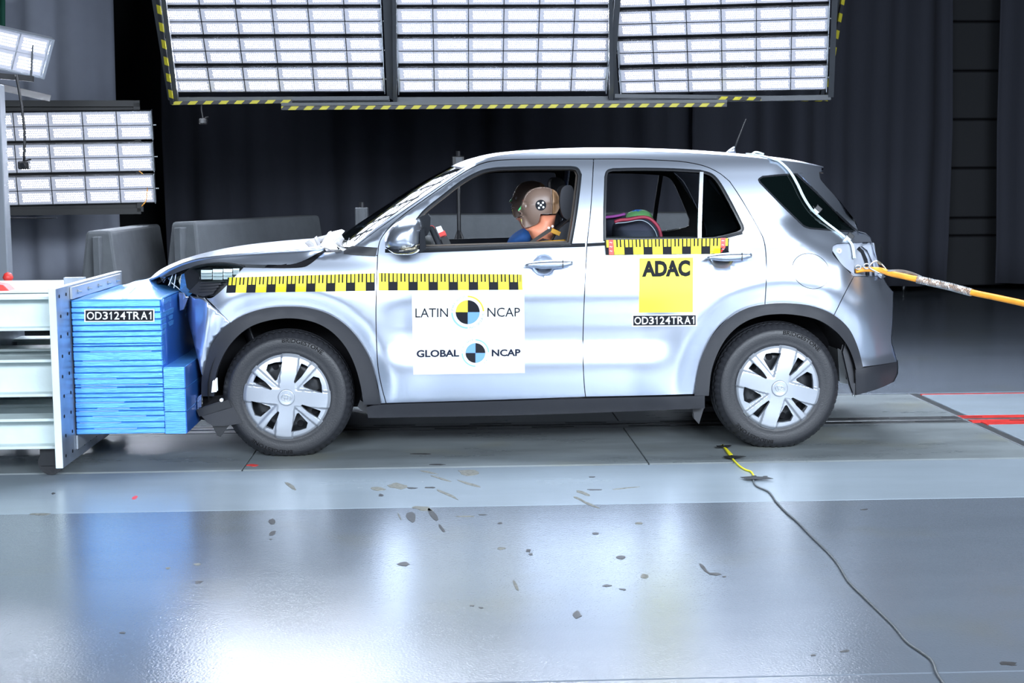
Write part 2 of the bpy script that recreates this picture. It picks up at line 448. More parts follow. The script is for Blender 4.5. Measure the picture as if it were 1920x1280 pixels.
slab('floor_panel', XL, XR, yP1+.05, YF, M['floor'])
MB().box((XL, yP1+.005, -.03), (XR, yP1+.045, -.006)).build('cover_strip', M['rail'], fl)
# tow rail with slotted strips
for (a, b_) in ((yR-.110, yR-.022), (yR+.022, yR+.110)):
    MB().box((XL, a, -.03), (xj-.01, b_, .001), .001).build('rail_strip', M['rail'], fl)
MB().box((XL, yR-.02, -.03), (XR, yR+.02, -.008)).build('rail_bed', M['matt_black'], fl)
MB().tube([(XL, yR, -.004), (XR, yR, -.004)], .009, 8).build('tow_rail', M['rail'], fl, smooth=True)
for k in range(14):
    x = -3.4+k*.55
    for yy in (yR-.066, yR+.066):
        MB().box((x+(.2 if yy > yR else 0), yy-.006, .0008), (x+.24+(.2 if yy > yR else 0), yy+.006, .0018)).build('rail_slot', M['matt_black'], fl)
MB().box((xj+.07, yR-.185, -.03), (XR, yR-.095, .0005)).build('red_stripe', M['red_paint'], fl)
MB().box((xj+.02, yR-.088, -.03), (XR, yR-.024, .0005)).build('red_stripe', M['red_paint'], fl)
MB().box((xj+.0, yR+.024, -.03), (XR, yR+.125, .0005)).build('red_stripe', M['red_paint'], fl)
MB().box((xj+.07, yP1-.03, -.02), (XR, yP1-.003, .0008)).build('red_stripe', M['red_paint'], fl)
# flakes and worn patches in the paint
def blob(px, py, wx, wy, ang=0, m='mark_dark', n=11, jag=.25, name='worn_patch'):
    c = onZ(px, py); V = []
    ca, sa = math.cos(ang), math.sin(ang)
    for i in range(n):
        t = 2*math.pi*i/n; r = 1+rnd.uniform(-jag, jag)
        a, b_ = wx*.5*r*math.cos(t), wy*.5*r*math.sin(t)
        q = onZ(px+a*ca-b_*sa, py+a*sa+b_*ca); V.append((q[0], q[1], .0012))
    V2 = [(a, b_, .0) for a, b_, _ in V]
    f = [tuple(range(n))[::-1]] + [(i, (i+1) % n, n+(i+1) % n, n+i) for i in range(n)]
    return mesh(name, V+V2, f, M[m], fl)
for a in [(545, 911, 26, 6, .6, 'mark'), (475, 872, 22, 4, 0, 'red'), (253, 933, 12, 6, -.4, 'red'),
          (710, 916, 26, 7, .1, 'mark'), (745, 911, 34, 10, .15, 'mark'), (773, 915, 22, 2.5, 0), (807, 914, 24, 2.5, 0),
          (880, 886, 38, 11, .1, 'mark'), (838, 926, 46, 5, .42, 'mark'), (880, 907, 42, 4, .3, 'mark'), (830, 898, 40, 3, .28, 'mark'), (803, 885, 32, 3, .2, 'mark'),
          (714, 928, 10, 5), (772, 970, 20, 17, .9, 'mark_dark'), (793, 953, 40, 7, .1, 'mark'), (812, 965, 26, 9, .9, 'mark_dark'), (828, 990, 18, 5, .9),
          (749, 968, 14, 2.5, 1.1, 'mark'), (757, 1057, 22, 8, .05), (872, 968, 34, 2, 0, 'mark'), (905, 965, 14, 1.6, 0),
          (938, 981, 10, 3), (991, 1032, 10, 6), (995, 1039, 8, 4), (1164, 1045, 17, 8), (1209, 1080, 14, 8, 0, 'mark'), (1117, 1000, 11, 4), (1198, 981, 12, 4, 0, 'mark'),
          (1138, 1098, 16, 4), (1168, 1105, 14, 2.5, .1), (1082, 1153, 15, 14, .2), (885, 1135, 8, 2.5), (902, 1139, 8, 2.5, .1), (967, 1098, 6, 20, -.4, 'mark'),
          (1093, 924, 32, 5, .32, 'mark'), (1085, 935, 24, 4, .4, 'mark'), (1107, 946, 36, 4, .4, 'mark'), (1115, 918, 24, 2.2, 0), (1110, 894, 13, 2), (1172, 915, 46, 2, -.1, 'mark'),
          (1320, 1066, 24, 6, .75), (1339, 1076, 22, 5, .05), (1358, 1081, 8, 2.5), (510, 978, 11, 10, .3), (511, 999, 13, 7, -.5), (508, 1011, 5, 2), (230, 1186, 11, 3),
          (370, 1058, 14, 4, 0, 'mark'), (372, 1091, 13, 5, -.2), (315, 1065, 9, 3, 0, 'mark'), (1583, 1221, 20, 4, -.1), (1890, 1244, 32, 7, .05), (1620, 955, 14, 2, -.1), (75, 964, 40, 3.5, 0, 'mark'),
          (100, 925, 7, 3), (1525, 1228, 9, 4), (820, 871, 30, 2.5, 0), (790, 851, 40, 2, 0), (1435, 893, 8, 2), (940, 1028, 14, 5, 0, 'mark')]:
    blob(*a)
# walls, ceiling
def wall(name, lo, hi, m='wall_dark'): struct(name, MB().box(lo, hi), M[m])
wall('wall_back', (XL, YF, 0), (XR, YF+.1, ZT)); wall('wall_left', (XL-.1, YN, 0), (XL, YF, ZT))
wall('wall_right', (XR, YN, 0), (XR+.1, YF, ZT)); wall('wall_front', (XL, YN-.1, 0), (XR, YN, ZT)); wall('ceiling', (XL, YN, ZT), (XR, YF, ZT+.1))
def curtain(px0, px1, Y, m, label, seedv, amp=.09, zb=.12, base=.34, Yb=None):
    r = random.Random(seedv)
    x0 = onY(px0, 340, Y)[0]; x1 = onY(px1, 340, Y)[0]; V = []; n = int((x1-x0)/.035)+2
    ph = [(r.uniform(0, 6.28), r.uniform(.8, 1.3), r.uniform(.4, 1)) for _ in range(4)]
    zs = [zb, zb+.5, 2.0, 4.0, 7.6]
    for i in range(n):
        t = i/(n-1); x = x0+(x1-x0)*t
        s = sum(a*math.sin(p+x*2*math.pi/(base*q*(1+.45*k))) for k, (p, q, a) in enumerate(ph))/2.2
        s = math.copysign(abs(s)**.8, s)
        for z in zs:
            k = 1+.25*math.sin(x*1.7+z*.8)
            V.append((x+.02*math.sin(z*1.3+x*3), Y+amp*s*k, z+(.02*math.sin(x*2.1) if z == zb else 0)))
    o = mesh('curtain', V, grid_faces(n, len(zs), True), M[m], None, True)
    so = o.modifiers.new('s', 'SOLIDIFY'); so.thickness = .006
    return tag(o, label, 'curtain', None, 'thing')
curtain(-120, 223, 13.6, 'curtain_light', 'pale grey floor-length curtain behind the left lamp panel', 3, .10)
curtain(312, 1300, 17.3, 'curtain_dark', 'wide dark navy curtain hanging behind the car', 5, .15, .10, .5)
curtain(1302, 1786, 17.0, 'curtain_dark', 'dark navy curtain right of the car, before the panelled door', 8, .16, .12, .42)
curtain(1872, 2100, 17.0, 'curtain_dark', 'dark curtain at the far right edge beside the panelled door', 9, .10, .10, .4)
# panelled door between the right curtains
dr = empty('door_1', (0, 17.6, 0)); dr['kind'] = 'structure'
xa, xb = onY(1770, 340, 17.6)[0], onY(1890, 340, 17.6)[0]
zl = [.05, .68] + [float(onY(1830, y, 17.6)[2]) for y in (408, 315, 224, 133, 41)] + [4.2, 4.9, 5.6]
zl = sorted(set(round(z, 3) for z in zl))
for a, b_ in zip(zl[:-1], zl[1:]):
    MB().box((xa, -.04, a+.012), (xb, .04, b_-.012), .012).build('door_panel', M['door_dark'], dr)
MB().box((xa, .03, .05), (xb, .06, 5.6)).build('door_core', M['matt_black'], dr)

# grey blocks standing behind
def block(px0, px1, py, Y, depth, label, batter=.10, yaw=0):
    a = onY(px0, py, Y); b_ = onY(px1, py, Y); z = a[2]*.5+b_[2]*.5; x0, x1 = a[0], b_[0]
    e = empty('concrete_block', ((x0+x1)/2, Y, 0), yaw)
    hw = (x1-x0)/2; V = []; f = []
    prof = [(0, 0), (0, .0)]
    rings = [(0, batter), (.25, batter*.75), (z-.03, .008), (z, 0)]
    for zz, o_ in rings:
        V += [(-hw-o_, -o_*.6, zz), (hw+o_, -o_*.6, zz), (hw+o_, depth+o_*.6, zz), (-hw-o_, depth+o_*.6, zz)]
    for k in range(3):
        for i in range(4): f.append((k*4+i, k*4+(i+1) % 4, (k+1)*4+(i+1) % 4, (k+1)*4+i))
    f.append((12, 13, 14, 15))
    bd = mesh('body', V, f, M['concrete'], e)
    bv = bd.modifiers.new('b', 'BEVEL'); bv.width = .018; bv.segments = 2
    s = MB(); s.box((-hw+.13, -.075, .1), (-hw+.17, .004, z-.03)); s.build('rib', M['concrete'], e)
    s = MB(); s.box((-hw-.0, depth*.35, .15), (-hw+.10, depth*.65, z-.32), .01); s.build('end_recess', M['matt_black'], e)
    s = MB(); s.box((-hw+.10, -.10, .2), (-hw+.22, .01, z-.42), .008); s.build('lifting_box', M['frame_grey'], e)
    return tag(e, label, 'block')
def oblique(pa, Ya, pb, Yb, wd, label):
    a, b_ = onY(*pa, Ya), onY(*pb, Yb); z = float(a[2]+b_[2])/2; L = math.hypot(b_[0]-a[0], b_[1]-a[1]); th = math.atan2(b_[1]-a[1], b_[0]-a[0])
    e = empty('concrete_block', (float(a[0]), float(a[1]), 0), th); V = []; f = []
    for zz, o_ in ((0, .13), (.25, .10), (z-.03, .008), (z, 0)):
        V += [(-o_*.7, -o_, zz), (L+o_*.7, -o_, zz), (L+o_*.7, wd+o_, zz), (-o_*.7, wd+o_, zz)]
    for k in range(3):
        for i in range(4): f.append((k*4+i, k*4+(i+1) % 4, (k+1)*4+(i+1) % 4, (k+1)*4+i))
    f.append((12, 13, 14, 15)); bd = mesh('body', V, f, M['concrete'], e); bv = bd.modifiers.new('b', 'BEVEL'); bv.width = .02; bv.segments = 2
    MB().box((-.10, wd*.35, .12), (.0, wd*.65, z-.04), .006).build('end_rib', M['concrete'], e)
    MB().box((-.13, wd*.25, .2), (-.02, wd*.55, z-.36), .01).build('lifting_box', M['frame_grey'], e)
    return tag(e, label, 'block')
oblique((207, 431), 10.5, (299, 421), 12.2, .17, 'grey battered concrete block standing left of the car, behind the blue barrier')
oblique((366, 415), 11.0, (598, 404), 13.0, .20, 'long grey concrete block seen above the bonnet')
block(700, 1318, 401, 12.6, .5, 'longest grey concrete block seen through the side windows', .05)

# ================================================================== LAMP RIGS
def led_mesh(wd, ht):
    me = bpy.data.meshes.new('led_module'); me.from_pydata([(-wd/2, 0, -ht/2), (wd/2, 0, -ht/2), (wd/2, 0, ht/2), (-wd/2, 0, ht/2)], [], [(0, 1, 2, 3)])
    uvl = me.uv_layers.new(name='UVMap')
    for i, uv in enumerate([(0, 0), (1, 0), (1, 1), (0, 1)]): uvl.data[i].uv = uv
    me.materials.append(M['led']); return me
MW = .268; MH = .1125
LED = led_mesh(MW-.008, MH-.006)
def lamp_bar(bank, loc, tilt, ncol=6, first=None, slope=0.0):
    """one bar of two rows of led modules; local -y is the lit side"""
    W2 = ncol*MW/2
    s = MB()
    s.box((-W2-.006, .004, -MH-.002), (W2+.006, .05, MH+.002))
    for x in (-W2-.010, W2+.010): s.box((x-.0025, -.03, -MH-.008), (x+.0025, .05, MH+.008))
    d = MB(); d.box((-W2-.012, -.004, MH+.002), (W2+.012, .05, MH+.005)); d.box((-W2-.012, -.004, -MH-.005), (W2+.012, .05, -MH-.002))
    for i in range(1, ncol): d.box((-W2+i*MW-.0022, -.006, -MH), (-W2+i*MW+.0022, .003, MH))
    d.box((-W2, -.006, -.0016), (W2, .003, .0022))
    o = s.build('lamp_bar', M['alu'], bank); d.build('lamp_bar_lips', M['frame_black'], o); o.location = loc; o.rotation_euler = (tilt, slope, 0)
    for i in range(ncol):
        for j in (-1, 1):
            md = bpy.data.objects.new('led_module', LED); md.location = (-W2+(i+.5)*MW, -.001, j*MH/2); link(md, o)
    for x in (-W2-.03, W2+.03):
        b_ = MB().tube([(x-.012, .0, 0), (x+.012, .0, 0)], .006, 8).build('pivot_bolt', M['zinc'], o)
    return o
TILT = R_(30)
def bank(px_c, label, yaw, Y0=11.3, rows=9, yrow=(149, 95, 40, -16, -73, -131, -190, -250, -311)):
    c = onY(px_c, 149, Y0)
    e = empty('lamp_bank', (c[0], c[1], 0), yaw)
    for k in range(rows):
        Yk = Y0-.135*k; z = float(onY(px_c, yrow[k], Yk)[2])
        lamp_bar(e, (0, -.135*k, z), R_(39))
    W2 = 3*MW; z0 = float(onY(px_c, 186, Y0+.08)[2]); z1 = float(onY(px_c, yrow[rows-1]-35, Y0-.135*rows)[2])
    s = MB()
    for sx in (-1, 1):
        a = Vector((sx*(W2+.047), .10, z0)); b_ = Vector((sx*(W2+.047), .10-.135*(rows+.5), z1)); 
        for (dx, wd) in ((0, .021),):
            V = []
            for p in (a, b_):
                V += [(p.x-wd, p.y-.02, p.z), (p.x+wd, p.y-.02, p.z), (p.x+wd, p.y+.05, p.z), (p.x-wd, p.y+.05, p.z)]
            s.add(V, [(0, 1, 5, 4), (1, 2, 6, 5), (2, 3, 7, 6), (3, 0, 4, 7), (0, 3, 2, 1), (4, 5, 6, 7)])
    s.box((-W2-.047, .08, z0-.02), (W2+.047, .15, z0+.02)); s.box((-W2-.047, .10-.135*(rows+.5)-.02, z1-.03), (W2+.047, .15-.135*(rows+.5), z1+.03))
    s.build('bank_frame', M['frame_grey'], e)
    return tag(e, label, 'floodlight')
bank(523, 'leftmost of the three overhead lamp banks behind the car', R_(0))
bank(943, 'middle one of the three overhead lamp banks behind the car', R_(0))
bank(1354, 'rightmost of the three overhead lamp banks behind the car', R_(-13), 11.45)
# carrier with hazard tape
rig = empty('lamp_rig_carrier', (0, 11.5, 0)); tag(rig, 'grey steel carrier edged in black and yellow hazard tape', 'frame')
def bar_px(name, p0, p1, Ya, Yb, th, m, parent, dep=.04, org=(0, 11.5, 0)):
    a = onY(*p0, Ya)-np.array(org); b_ = onY(*p1, Yb)-np.array(org)
    d = b_-a; L = np.linalg.norm(d); d /= L
    n = np.cross(d, [0, 1., 0]); n /= np.linalg.norm(n); k = np.array([0, 1., 0])
    V = [];
    for p in (a, b_):
        for s1, s2 in ((-1, -1), (1, -1), (1, 1), (-1, 1)): V.append(p+n*s1*th/2+k*s2*dep/2)
    return mesh(name, V, [(0, 1, 5, 4), (1, 2, 6, 5), (2, 3, 7, 6), (3, 0, 4, 7), (0, 3, 2, 1), (4, 5, 6, 7)], m, parent)
bar_px('hazard_edge', (323, 193.5), (548, 190.5), 11.3, 11.3, .026, M['hazard'], rig)
bar_px('hazard_edge', (528, 203), (1362, 196.8), 11.25, 11.25, .028, M['hazard'], rig)
bar_px('hazard_edge', (1345, 184), (1549, 187.5), 11.4, 11.6, .026, M['hazard'], rig)
bar_px('hazard_edge', (323, 196), (288, -60), 11.3, 10.6, .026, M['hazard_v'], rig)
bar_px('hazard_edge', (1548, 190), (1590, -60), 11.6, 10.9, .026, M['hazard_v'], rig)
bar_px('cross_rail', (528, 196), (1362, 190), 11.3, 11.3, .024, M['frame_grey'], rig, .06)
bar_px('cross_rail', (330, 187), (730, 184), 11.36, 11.36, .03, M['frame_grey'], rig, .05)
bar_px('cross_rail', (1152, 180), (1540, 184), 11.4, 11.7, .03, M['frame_grey'], rig, .05)
bar_px('side_rail', (331, 190), (300, -60), 11.34, 10.65, .034, M['frame_grey'], rig, .05)
bar_px('side_rail', (1540, 186), (1580, -60), 11.62, 10.95, .034, M['frame_grey'], rig, .05)
for px in (741, 1146):
    bar_px('post', (px, 192), (px-2, -60), 11.36, 10.7, .03, M['frame_grey'], rig, .05)
# left lamp panel
e = empty('lamp_bank', (float(onY(117, 300, 11.8)[0]), 11.8, 0), R_(6)); cx = e.location.x
tag(e, 'upright lamp panel of three bars at the left, beside the pale column', 'floodlight')
for k, (py, px) in enumerate(((237, 87), (297, 90), (357, 93))):
    p = onY(px, py, 11.8)
    lamp_bar(e, (float(p[0])-cx+.02, 0, float(p[2])), R_(12), 6, slope=R_(-.7))
zt, zb_ = float(onY(150, 192, 11.8)[2]), float(onY(150, 398, 11.8)[2])
s = MB(); s.box((-.98, .04, zt-.03), (.62, .09, zt+.02)); s.box((-.98, .04, zb_-.02), (.60, .09, zb_+.03))
s.box((.57, .04, zb_), (.62, .09, zt)); s.box((-.98, .04, zb_), (-.93, .09, zt)); s.box((-.93, .085, zb_), (.57, .095, zt)); s.build('bank_frame', M['frame_black'], e)
wire = MB().tube(catmull([(.60, .0, zt-.55), (.66, .0, zt-.62), (.65, 0, zt-.78), (.61, 0, zt-.84)]), .004, 6).build('lead', M['orange'], e, smooth=True)
# small tilted lamp panel upper left
c = onY(22, 95, 10.5); e = empty('lamp_bank', c); e.rotation_euler = (R_(22), R_(9), R_(38))
tag(e, 'small tilted lamp panel at the upper left edge', 'floodlight')
s = MB(); s.box((-.62, .004, -.145), (.26, .05, .145)); s.box((.25, -.03, -.15), (.27, .05, .15)); s.box((-.62, -.02, .14), (.26, .05, .15)); s.box((-.62, -.02, -.15), (.26, .05, -.14)); s.build('lamp_bar', M['alu'], e)
l2 = led_mesh(.205, .135)
for i in range(4):
    for j in (-1, 1):
        md = bpy.data.objects.new('led_module', l2); md.location = (.14-i*.215, -.001, j*.07); link(md, e)
# pale column with arms that carry them
col = empty('steel_column', (0, 10.2, 0)); tag(col, 'pale grey steel column with dark arms at the left edge', 'column')
a = onY(-18, 300, 10.2); b_ = onY(10, 300, 10.2)
MB().box((a[0], -.06, 0), (b_[0], .06, float(onY(0, 158, 10.2)[2])), .006).build('post', M['column'], col)
bar_px('arm', (-10, 161), (93, 184), 10.2, 11.3, .05, M['frame_black'], col, .05, (0, 10.2, 0))
bar_px('arm', (8, 409), (101, 409), 10.25, 11.5, .05, M['frame_black'], col, .05, (0, 10.2, 0))
bar_px('bracket', (-5, 142), (62, 148), 10.35, 10.5, .04, M['frame_black'], col, .05, (0, 10.2, 0))
bar_px('bracket', (58, 146), (62, 85), 10.5, 10.55, .012, M['frame_grey'], col, .02, (0, 10.2, 0))
# small cameras hanging on leads
def hang_cam(pts, Y, bx, label, sz=.07):
    p0 = onY(*pts[-1], Y); e = empty('action_camera', p0)
    P = [onY(*q, Y)-p0 for q in pts]
    MB().tube(catmull(P, 5), .010 if sz > .06 else .005, 8).build('lead', M['camera_black'], e, smooth=True)
    MB().box((-sz*.55, -.03, -sz*.85), (sz*.55, .03, 0), .008).build('body', M['camera_black'], e)
    MB().tube([(0, -.02, -sz*.45), (0, -.05, -sz*.45)], sz*.25, 12).build('lens', M['gloss_black'], e)
    MB().tube([(-.01, 0, -.002), (sz*.75, 0, .012)], .006, 6).build('clamp_screw', M['camera_black'], e)
    return tag(e, label, 'camera')
hang_cam([(30, 140), (36, 170), (42, 210), (46, 250), (45, 302)], 10.33, 0, 'black action camera hanging on a lead before the left lamp panel', .068)
hang_cam([(378, 196.5), (378, 206), (381, 222)], 11.3, 0, 'small dark camera hanging below the left overhead bank', .055)
# dark green cloth in the top left corner
V = []
for i in range(8):
    for j in range(5):
        q = onY(-30+i*6, -10+j*28, 13.2); V.append((q[0], 13.2+.05*math.sin(i*1.7), q[2]))
o = mesh('green_cloth', V, grid_faces(8, 5), M['green_cloth'], None, True); o.modifiers.new('s', 'SOLIDIFY').thickness = .01
tag(o, 'dark green cloth hanging in the top left corner', 'cloth')
# tripods behind the car
def tripod(px, py_top, Y, label, head):
    t = onY(px, py_top, Y); e = empty('tripod', (t[0], Y, 0)); z = float(t[2])
    MB().tube([(0, 0, .55), (0, 0, z-.16)], .016, 8).build('mast', M['frame_black'], e, smooth=True)
    for k in range(3):
        a = k*2.094+.4; MB().tube([(0, 0, z*.62), (.42*math.cos(a), .42*math.sin(a), .01)], [.014, .012], 8).build('leg', M['frame_black'], e, smooth=True)
    MB().box((-.05, -.05, z-.17), (.05, .05, z-.02), .006).build('head', M[head], e)
    MB().box((-.02, -.06, z-.15), (.03, -.05, z-.03)).build('face_plate', M['frame_grey'], e)
    MB().tube([(0, 0, z-.03), (0, 0, z+.02)], .02, 8).build('knob', M['camera_black'], e)
    return tag(e, label, 'tripod')
tripod(678, 384, 11.2, 'tripod with a pale metal head seen above the bonnet by the windscreen', 'frame_grey')
tripod(859, 288, 11.6, 'tall dark tripod rising behind the windscreen top', 'frame_black')
# small round foot of a stand at the far right curtain
o = empty('caster_stand', onZ(1694, 541)); MB().tube([(0, 0, 0.002), (0, 0, .05)], .045, 16).build('wheel', M['zinc'], o); MB().tube([(0, 0, .05), (0, 0, .12)], .02, 10).build('stem', M['frame_black'], o)
tag(o, 'small metal caster below the dark curtain right of the car', 'caster')
# ================================================================== CAR
YAW = R_(.6)
_c = onZ(540, 857)
CO = np.array([_c[0]+.03*math.sin(YAW), _c[1]-.03*math.cos(YAW), 0.0])
RL = np.array([[math.cos(YAW), math.sin(YAW), 0], [-math.sin(YAW), math.cos(YAW), 0], [0, 0, 1.]])   # world -> local
CPL = RL @ (CP-CO); WID = 1.695; MID = WID/2
def lray(px, py): return RL @ ray(px, py)
def lpx(px, py, y=0.0):
    d = lray(px, py); return CPL + d*((y-CPL[1])/d[1])
def lproj(p): return proj(RL.T @ np.array(p) + CO)
zc_ = [0.0, .20, .30, .45, .47, .58, .63, .70, .80, .92, 1.00, 1.06, 1.10, 1.25, 1.40, 1.48, 1.53, 1.57, 1.75]
sA = [.10, .06, .030, .010, .011, .030, .031, .024, .010, .020, .040, .058, .070, .112, .165, .200, .238, .288, .60]
sB = [.10, .055, .030, .018, .017, .012, .010, .008, .008, .019, .040, .058, .070, .112, .165, .200, .238, .288, .60]
def pchip(xs, ys):
    xs = np.array(xs); ys = np.array(ys); h = np.diff(xs); d = np.diff(ys)/h; m_ = np.zeros(len(xs))
    for i in range(1, len(xs)-1):
        if d[i-1]*d[i] > 0: w1 = 2*h[i]+h[i-1]; w2 = h[i]+2*h[i-1]; m_[i] = (w1+w2)/(w1/d[i-1]+w2/d[i])
    m_[0] = d[0]; m_[-1] = d[-1]
    xf = np.linspace(xs[0], xs[-1], 1751); yf = []
    for x in xf:
        i = min(max(np.searchsorted(xs, x)-1, 0), len(h)-1); t = (x-xs[i])/h[i]
        yf.append((1+2*t)*(1-t)**2*ys[i]+t*(1-t)**2*h[i]*m_[i]+t*t*(3-2*t)*ys[i+1]+t*t*(t-1)*h[i]*m_[i+1])
    return yf
TA, TB = pchip(zc_, sA), pchip(zc_, sB)
def tab(T, z):
    q = min(max(z, 0), 1.7499)*1000; i = int(q); return T[i]+(T[i+1]-T[i])*(q-i)
def sst(a, b, x):
    t = min(max((x-a)/(b-a), 0), 1); return t*t*(3-2*t)
WX2 = float(lpx(1462, 728, .03)[0]); WZ = float(lpx(537, 745, .03)[2])
DENTS = []; PIL = []
def S(x, z):
    d = sst(.42, .62, x)*(1-sst(1.80, 2.02, x))
    s = tab(TA, z)*d + tab(TB, z)*(1-d)
    for wx in (0.0, WX2):
        r = math.hypot(x-wx, z-.33)
        if r < .80:
            s -= .016*sst(.80, .54, r) if False else .016*(1-sst(.54, .80, r))
            if r < .56: s += .025*sst(.56, .42, r)
    if x < -.18: s += .20*((-.18-x)/.55)**1.9
    for (cx_, cz_, rx_, rz_, dp_) in DENTS:
        q_ = ((x-cx_)/rx_)**2+((z-cz_)/rz_)**2
        if q_ < 1: s += dp_*(1-q_**1.6)
    if z > 1.0 and x < 1.4 and PIL:
        d_ = (x-PIL[0])*PIL[2]+(z-PIL[1])*PIL[3]
        if d_ > 0: s += sst(1.0, 1.12, z)*(.55*d_+4.5*d_*d_)
    if x > 2.80 and z < 1.1:
        mb_ = sst(2.82, 3.0, x); s += mb_*(.050*sst(.74, .92, z)-.022*(1-sst(.36, .47, z))-.02)
    hi = sst(.95, 1.2, z)
    x0 = 2.72-.25*hi
    if x > x0: s += (.26+.10*hi)*((x-x0)/.45)**2.0
    return s
def on_s(px, py, off=0.0):
    d = lray(px, py); y = 0.05
    for _ in range(9):
        p = CPL+d*((y-CPL[1])/d[1]); y = .5*y+.5*(S(p[0], p[2])+off)
    return CPL+d*((y-CPL[1])/d[1])
a_, b_ = on_s(738, 421)[[0, 2]], on_s(868, 328)[[0, 2]]; t_ = (b_-a_)/np.linalg.norm(b_-a_); PIL += [float(a_[0]), float(a_[1]), float(-t_[1]), float(t_[0])]
for cx_, cy__ in ((1019, 498), (1353, 485)):
    q_ = on_s(cx_, cy__); DENTS.append((q_[0], q_[2], .058, .050, .024))
def s_norm(x, z):
    e = .003
    a = (S(x+e, z)-S(x-e, z))/(2*e); b_ = (S(x, z+e)-S(x, z-e))/(2*e)
    n = np.array([a, -1, b_]); return n/np.linalg.norm(n)
car = empty('car', CO, YAW)
tag(car, 'silver compact SUV with crushed nose against the blue barrier', 'car')
def panel(name, outer, holes=(), m='paint', parent=car, off=0.0, thick=.014, step=.024, gap=.0022, mirror=False, px=True, nrm=None):
    """skin panel cut to an outline and laid on the body side"""
    if px:
        outer = [tuple(on_s(*p)[[0, 2]]) for p in outer]; holes = [[tuple(on_s(*p)[[0, 2]]) for p in h] for h in holes]
    if gap: outer = offset_poly(outer, -gap)
    ex = []
    if step:
        for (cx_, cz_, rx_, rz_, dp_) in DENTS:
            if inside(outer, cx_, cz_) and not mirror:
                for k in (.25, .45, .62, .76, .86, .93, .98, 1.0, 1.015):
                    for a_ in np.linspace(0, 2*math.pi, 40, endpoint=False): ex.append((cx_+rx_*k*math.cos(a_), cz_+rz_*k*math.sin(a_)))
    vv, ff = cdt(outer, holes, step, ex)
    V = []; N = []; Fc = []
    for x, z in vv: V.append((x, S(x, z)+off, z)); N.append(s_norm(x, z) if nrm is None else nrm)
    Fc += [f for f in ff]                                # x,z ccw seen from -y
    for L in [outer]+list(holes):
        n0 = len(V); s = 1 if poly_area(L) > 0 else -1
        if L is not outer: s = -s
        n = len(L)
        for i, (x, z) in enumerate(L):
            a = np.array(L[i-1]); b_ = np.array(L[(i+1) % n]); t = b_-a; t = t/(np.linalg.norm(t)+1e-9)*s
            nn = (t[1], 0, -t[0])
            y = S(x, z)+off
            V += [(x, y, z), (x, y+thick, z)]; N += [nn, nn]
        for i in range(n):
            j = (i+1) % n; q = (n0+2*i, n0+2*i+1, n0+2*j+1, n0+2*j); Fc.append(q if s > 0 else q[::-1])
    if mirror:
        V = [(x, WID-y, z) for x, y, z in V]; N = [(a, -b_, c) for a, b_, c in N]; Fc = [f[::-1] for f in Fc]
    return mesh(name, V, Fc, M[m], parent, normals=N)

# ---- outlines in the photograph's frame
front_edge = [(708, 479), (713, 450), (735, 421), (765, 396), (800, 371), (850, 336), (890, 312), (922, 302), (960, 299)]
door_gap_top = [(960, 299), (1040, 298), (1113, 298)]
bgap = [(1113, 298), (1111, 340), (1107, 400), (1101, 455), (1097, 530), (1094, 600), (1093, 660), (1095, 715), (1098, 744)]
front_bottom = [(1098, 744), (900, 751), (760, 755), (724, 756)]
fgap = [(724, 756), (715, 722), (708, 680), (705, 600), (706, 540), (708, 479)]
front_door_o = outline(front_edge, door_gap_top, bgap, front_bottom, fgap)
front_open = outline([(786, 463), (783, 440), (786, 412)], [(786, 412), (800, 396), (830, 372), (868, 343), (900, 326), (925, 320), (955, 318), (1010, 317), (1070, 317)],
                     [(1070, 317), (1080, 319), (1085, 328)], [(1085, 328), (1081, 365), (1075, 410), (1067, 455)], [(1067, 455), (786, 463)])
rear_top = [(1113, 298), (1170, 298), (1230, 300), (1280, 303), (1320, 311), (1348, 324), (1368, 340)]
rear_back = [(1368, 340), (1385, 365), (1405, 398), (1424, 432), (1432, 450), (1436, 475), (1437, 520), (1434, 573)]
rear_arch = [(1434, 573), (1405, 578), (1380, 588), (1350, 610), (1328, 642), (1314, 680), (1308, 710), (1303, 739)]
rear_door_o = outline(rear_top, rear_back, rear_arch, [(1303, 739), (1200, 742), (1098, 744)], bgap[::-1])
rear_open = outline([(1136, 447), (1136, 400), (1138, 332)], [(1138, 332), (1141, 323), (1150, 320)], [(1150, 320), (1200, 319), (1260, 320), (1312, 323)],
                    [(1312, 323), (1332, 329), (1346, 343), (1362, 370), (1378, 400), (1390, 424)], [(1390, 424), (1390, 430), (1382, 435)], [(1382, 435), (1350, 443), (1315, 446), (1136, 447)])
qwin = outline([(1425, 342), (1423, 336), (1430, 331)], [(1430, 331), (1460, 328), (1492, 326)], [(1492, 326), (1520, 350), (1560, 389), (1606, 434)],
               [(1606, 434), (1570, 432), (1520, 428)], [(1520, 428), (1508, 424), (1500, 417)], [(1500, 417), (1462, 380), (1425, 342)])
tail = outline([(1561, 470), (1562, 461), (1570, 457)], [(1570, 457), (1600, 455), (1634, 454)], [(1634, 454), (1640, 470), (1646, 495), (1652, 518)], [(1652, 518), (1601, 518)], [(1601, 518), (1580, 497), (1563, 478), (1561, 470)])
roof_edge_px = [(868, 314), (885, 305), (910, 297), (945, 290), (1000, 285.5), (1060, 283.5), (1130, 283), (1200, 284), (1270, 286), (1330, 289), (1390, 293), (1440, 298), (1490, 304), (1541, 313)]
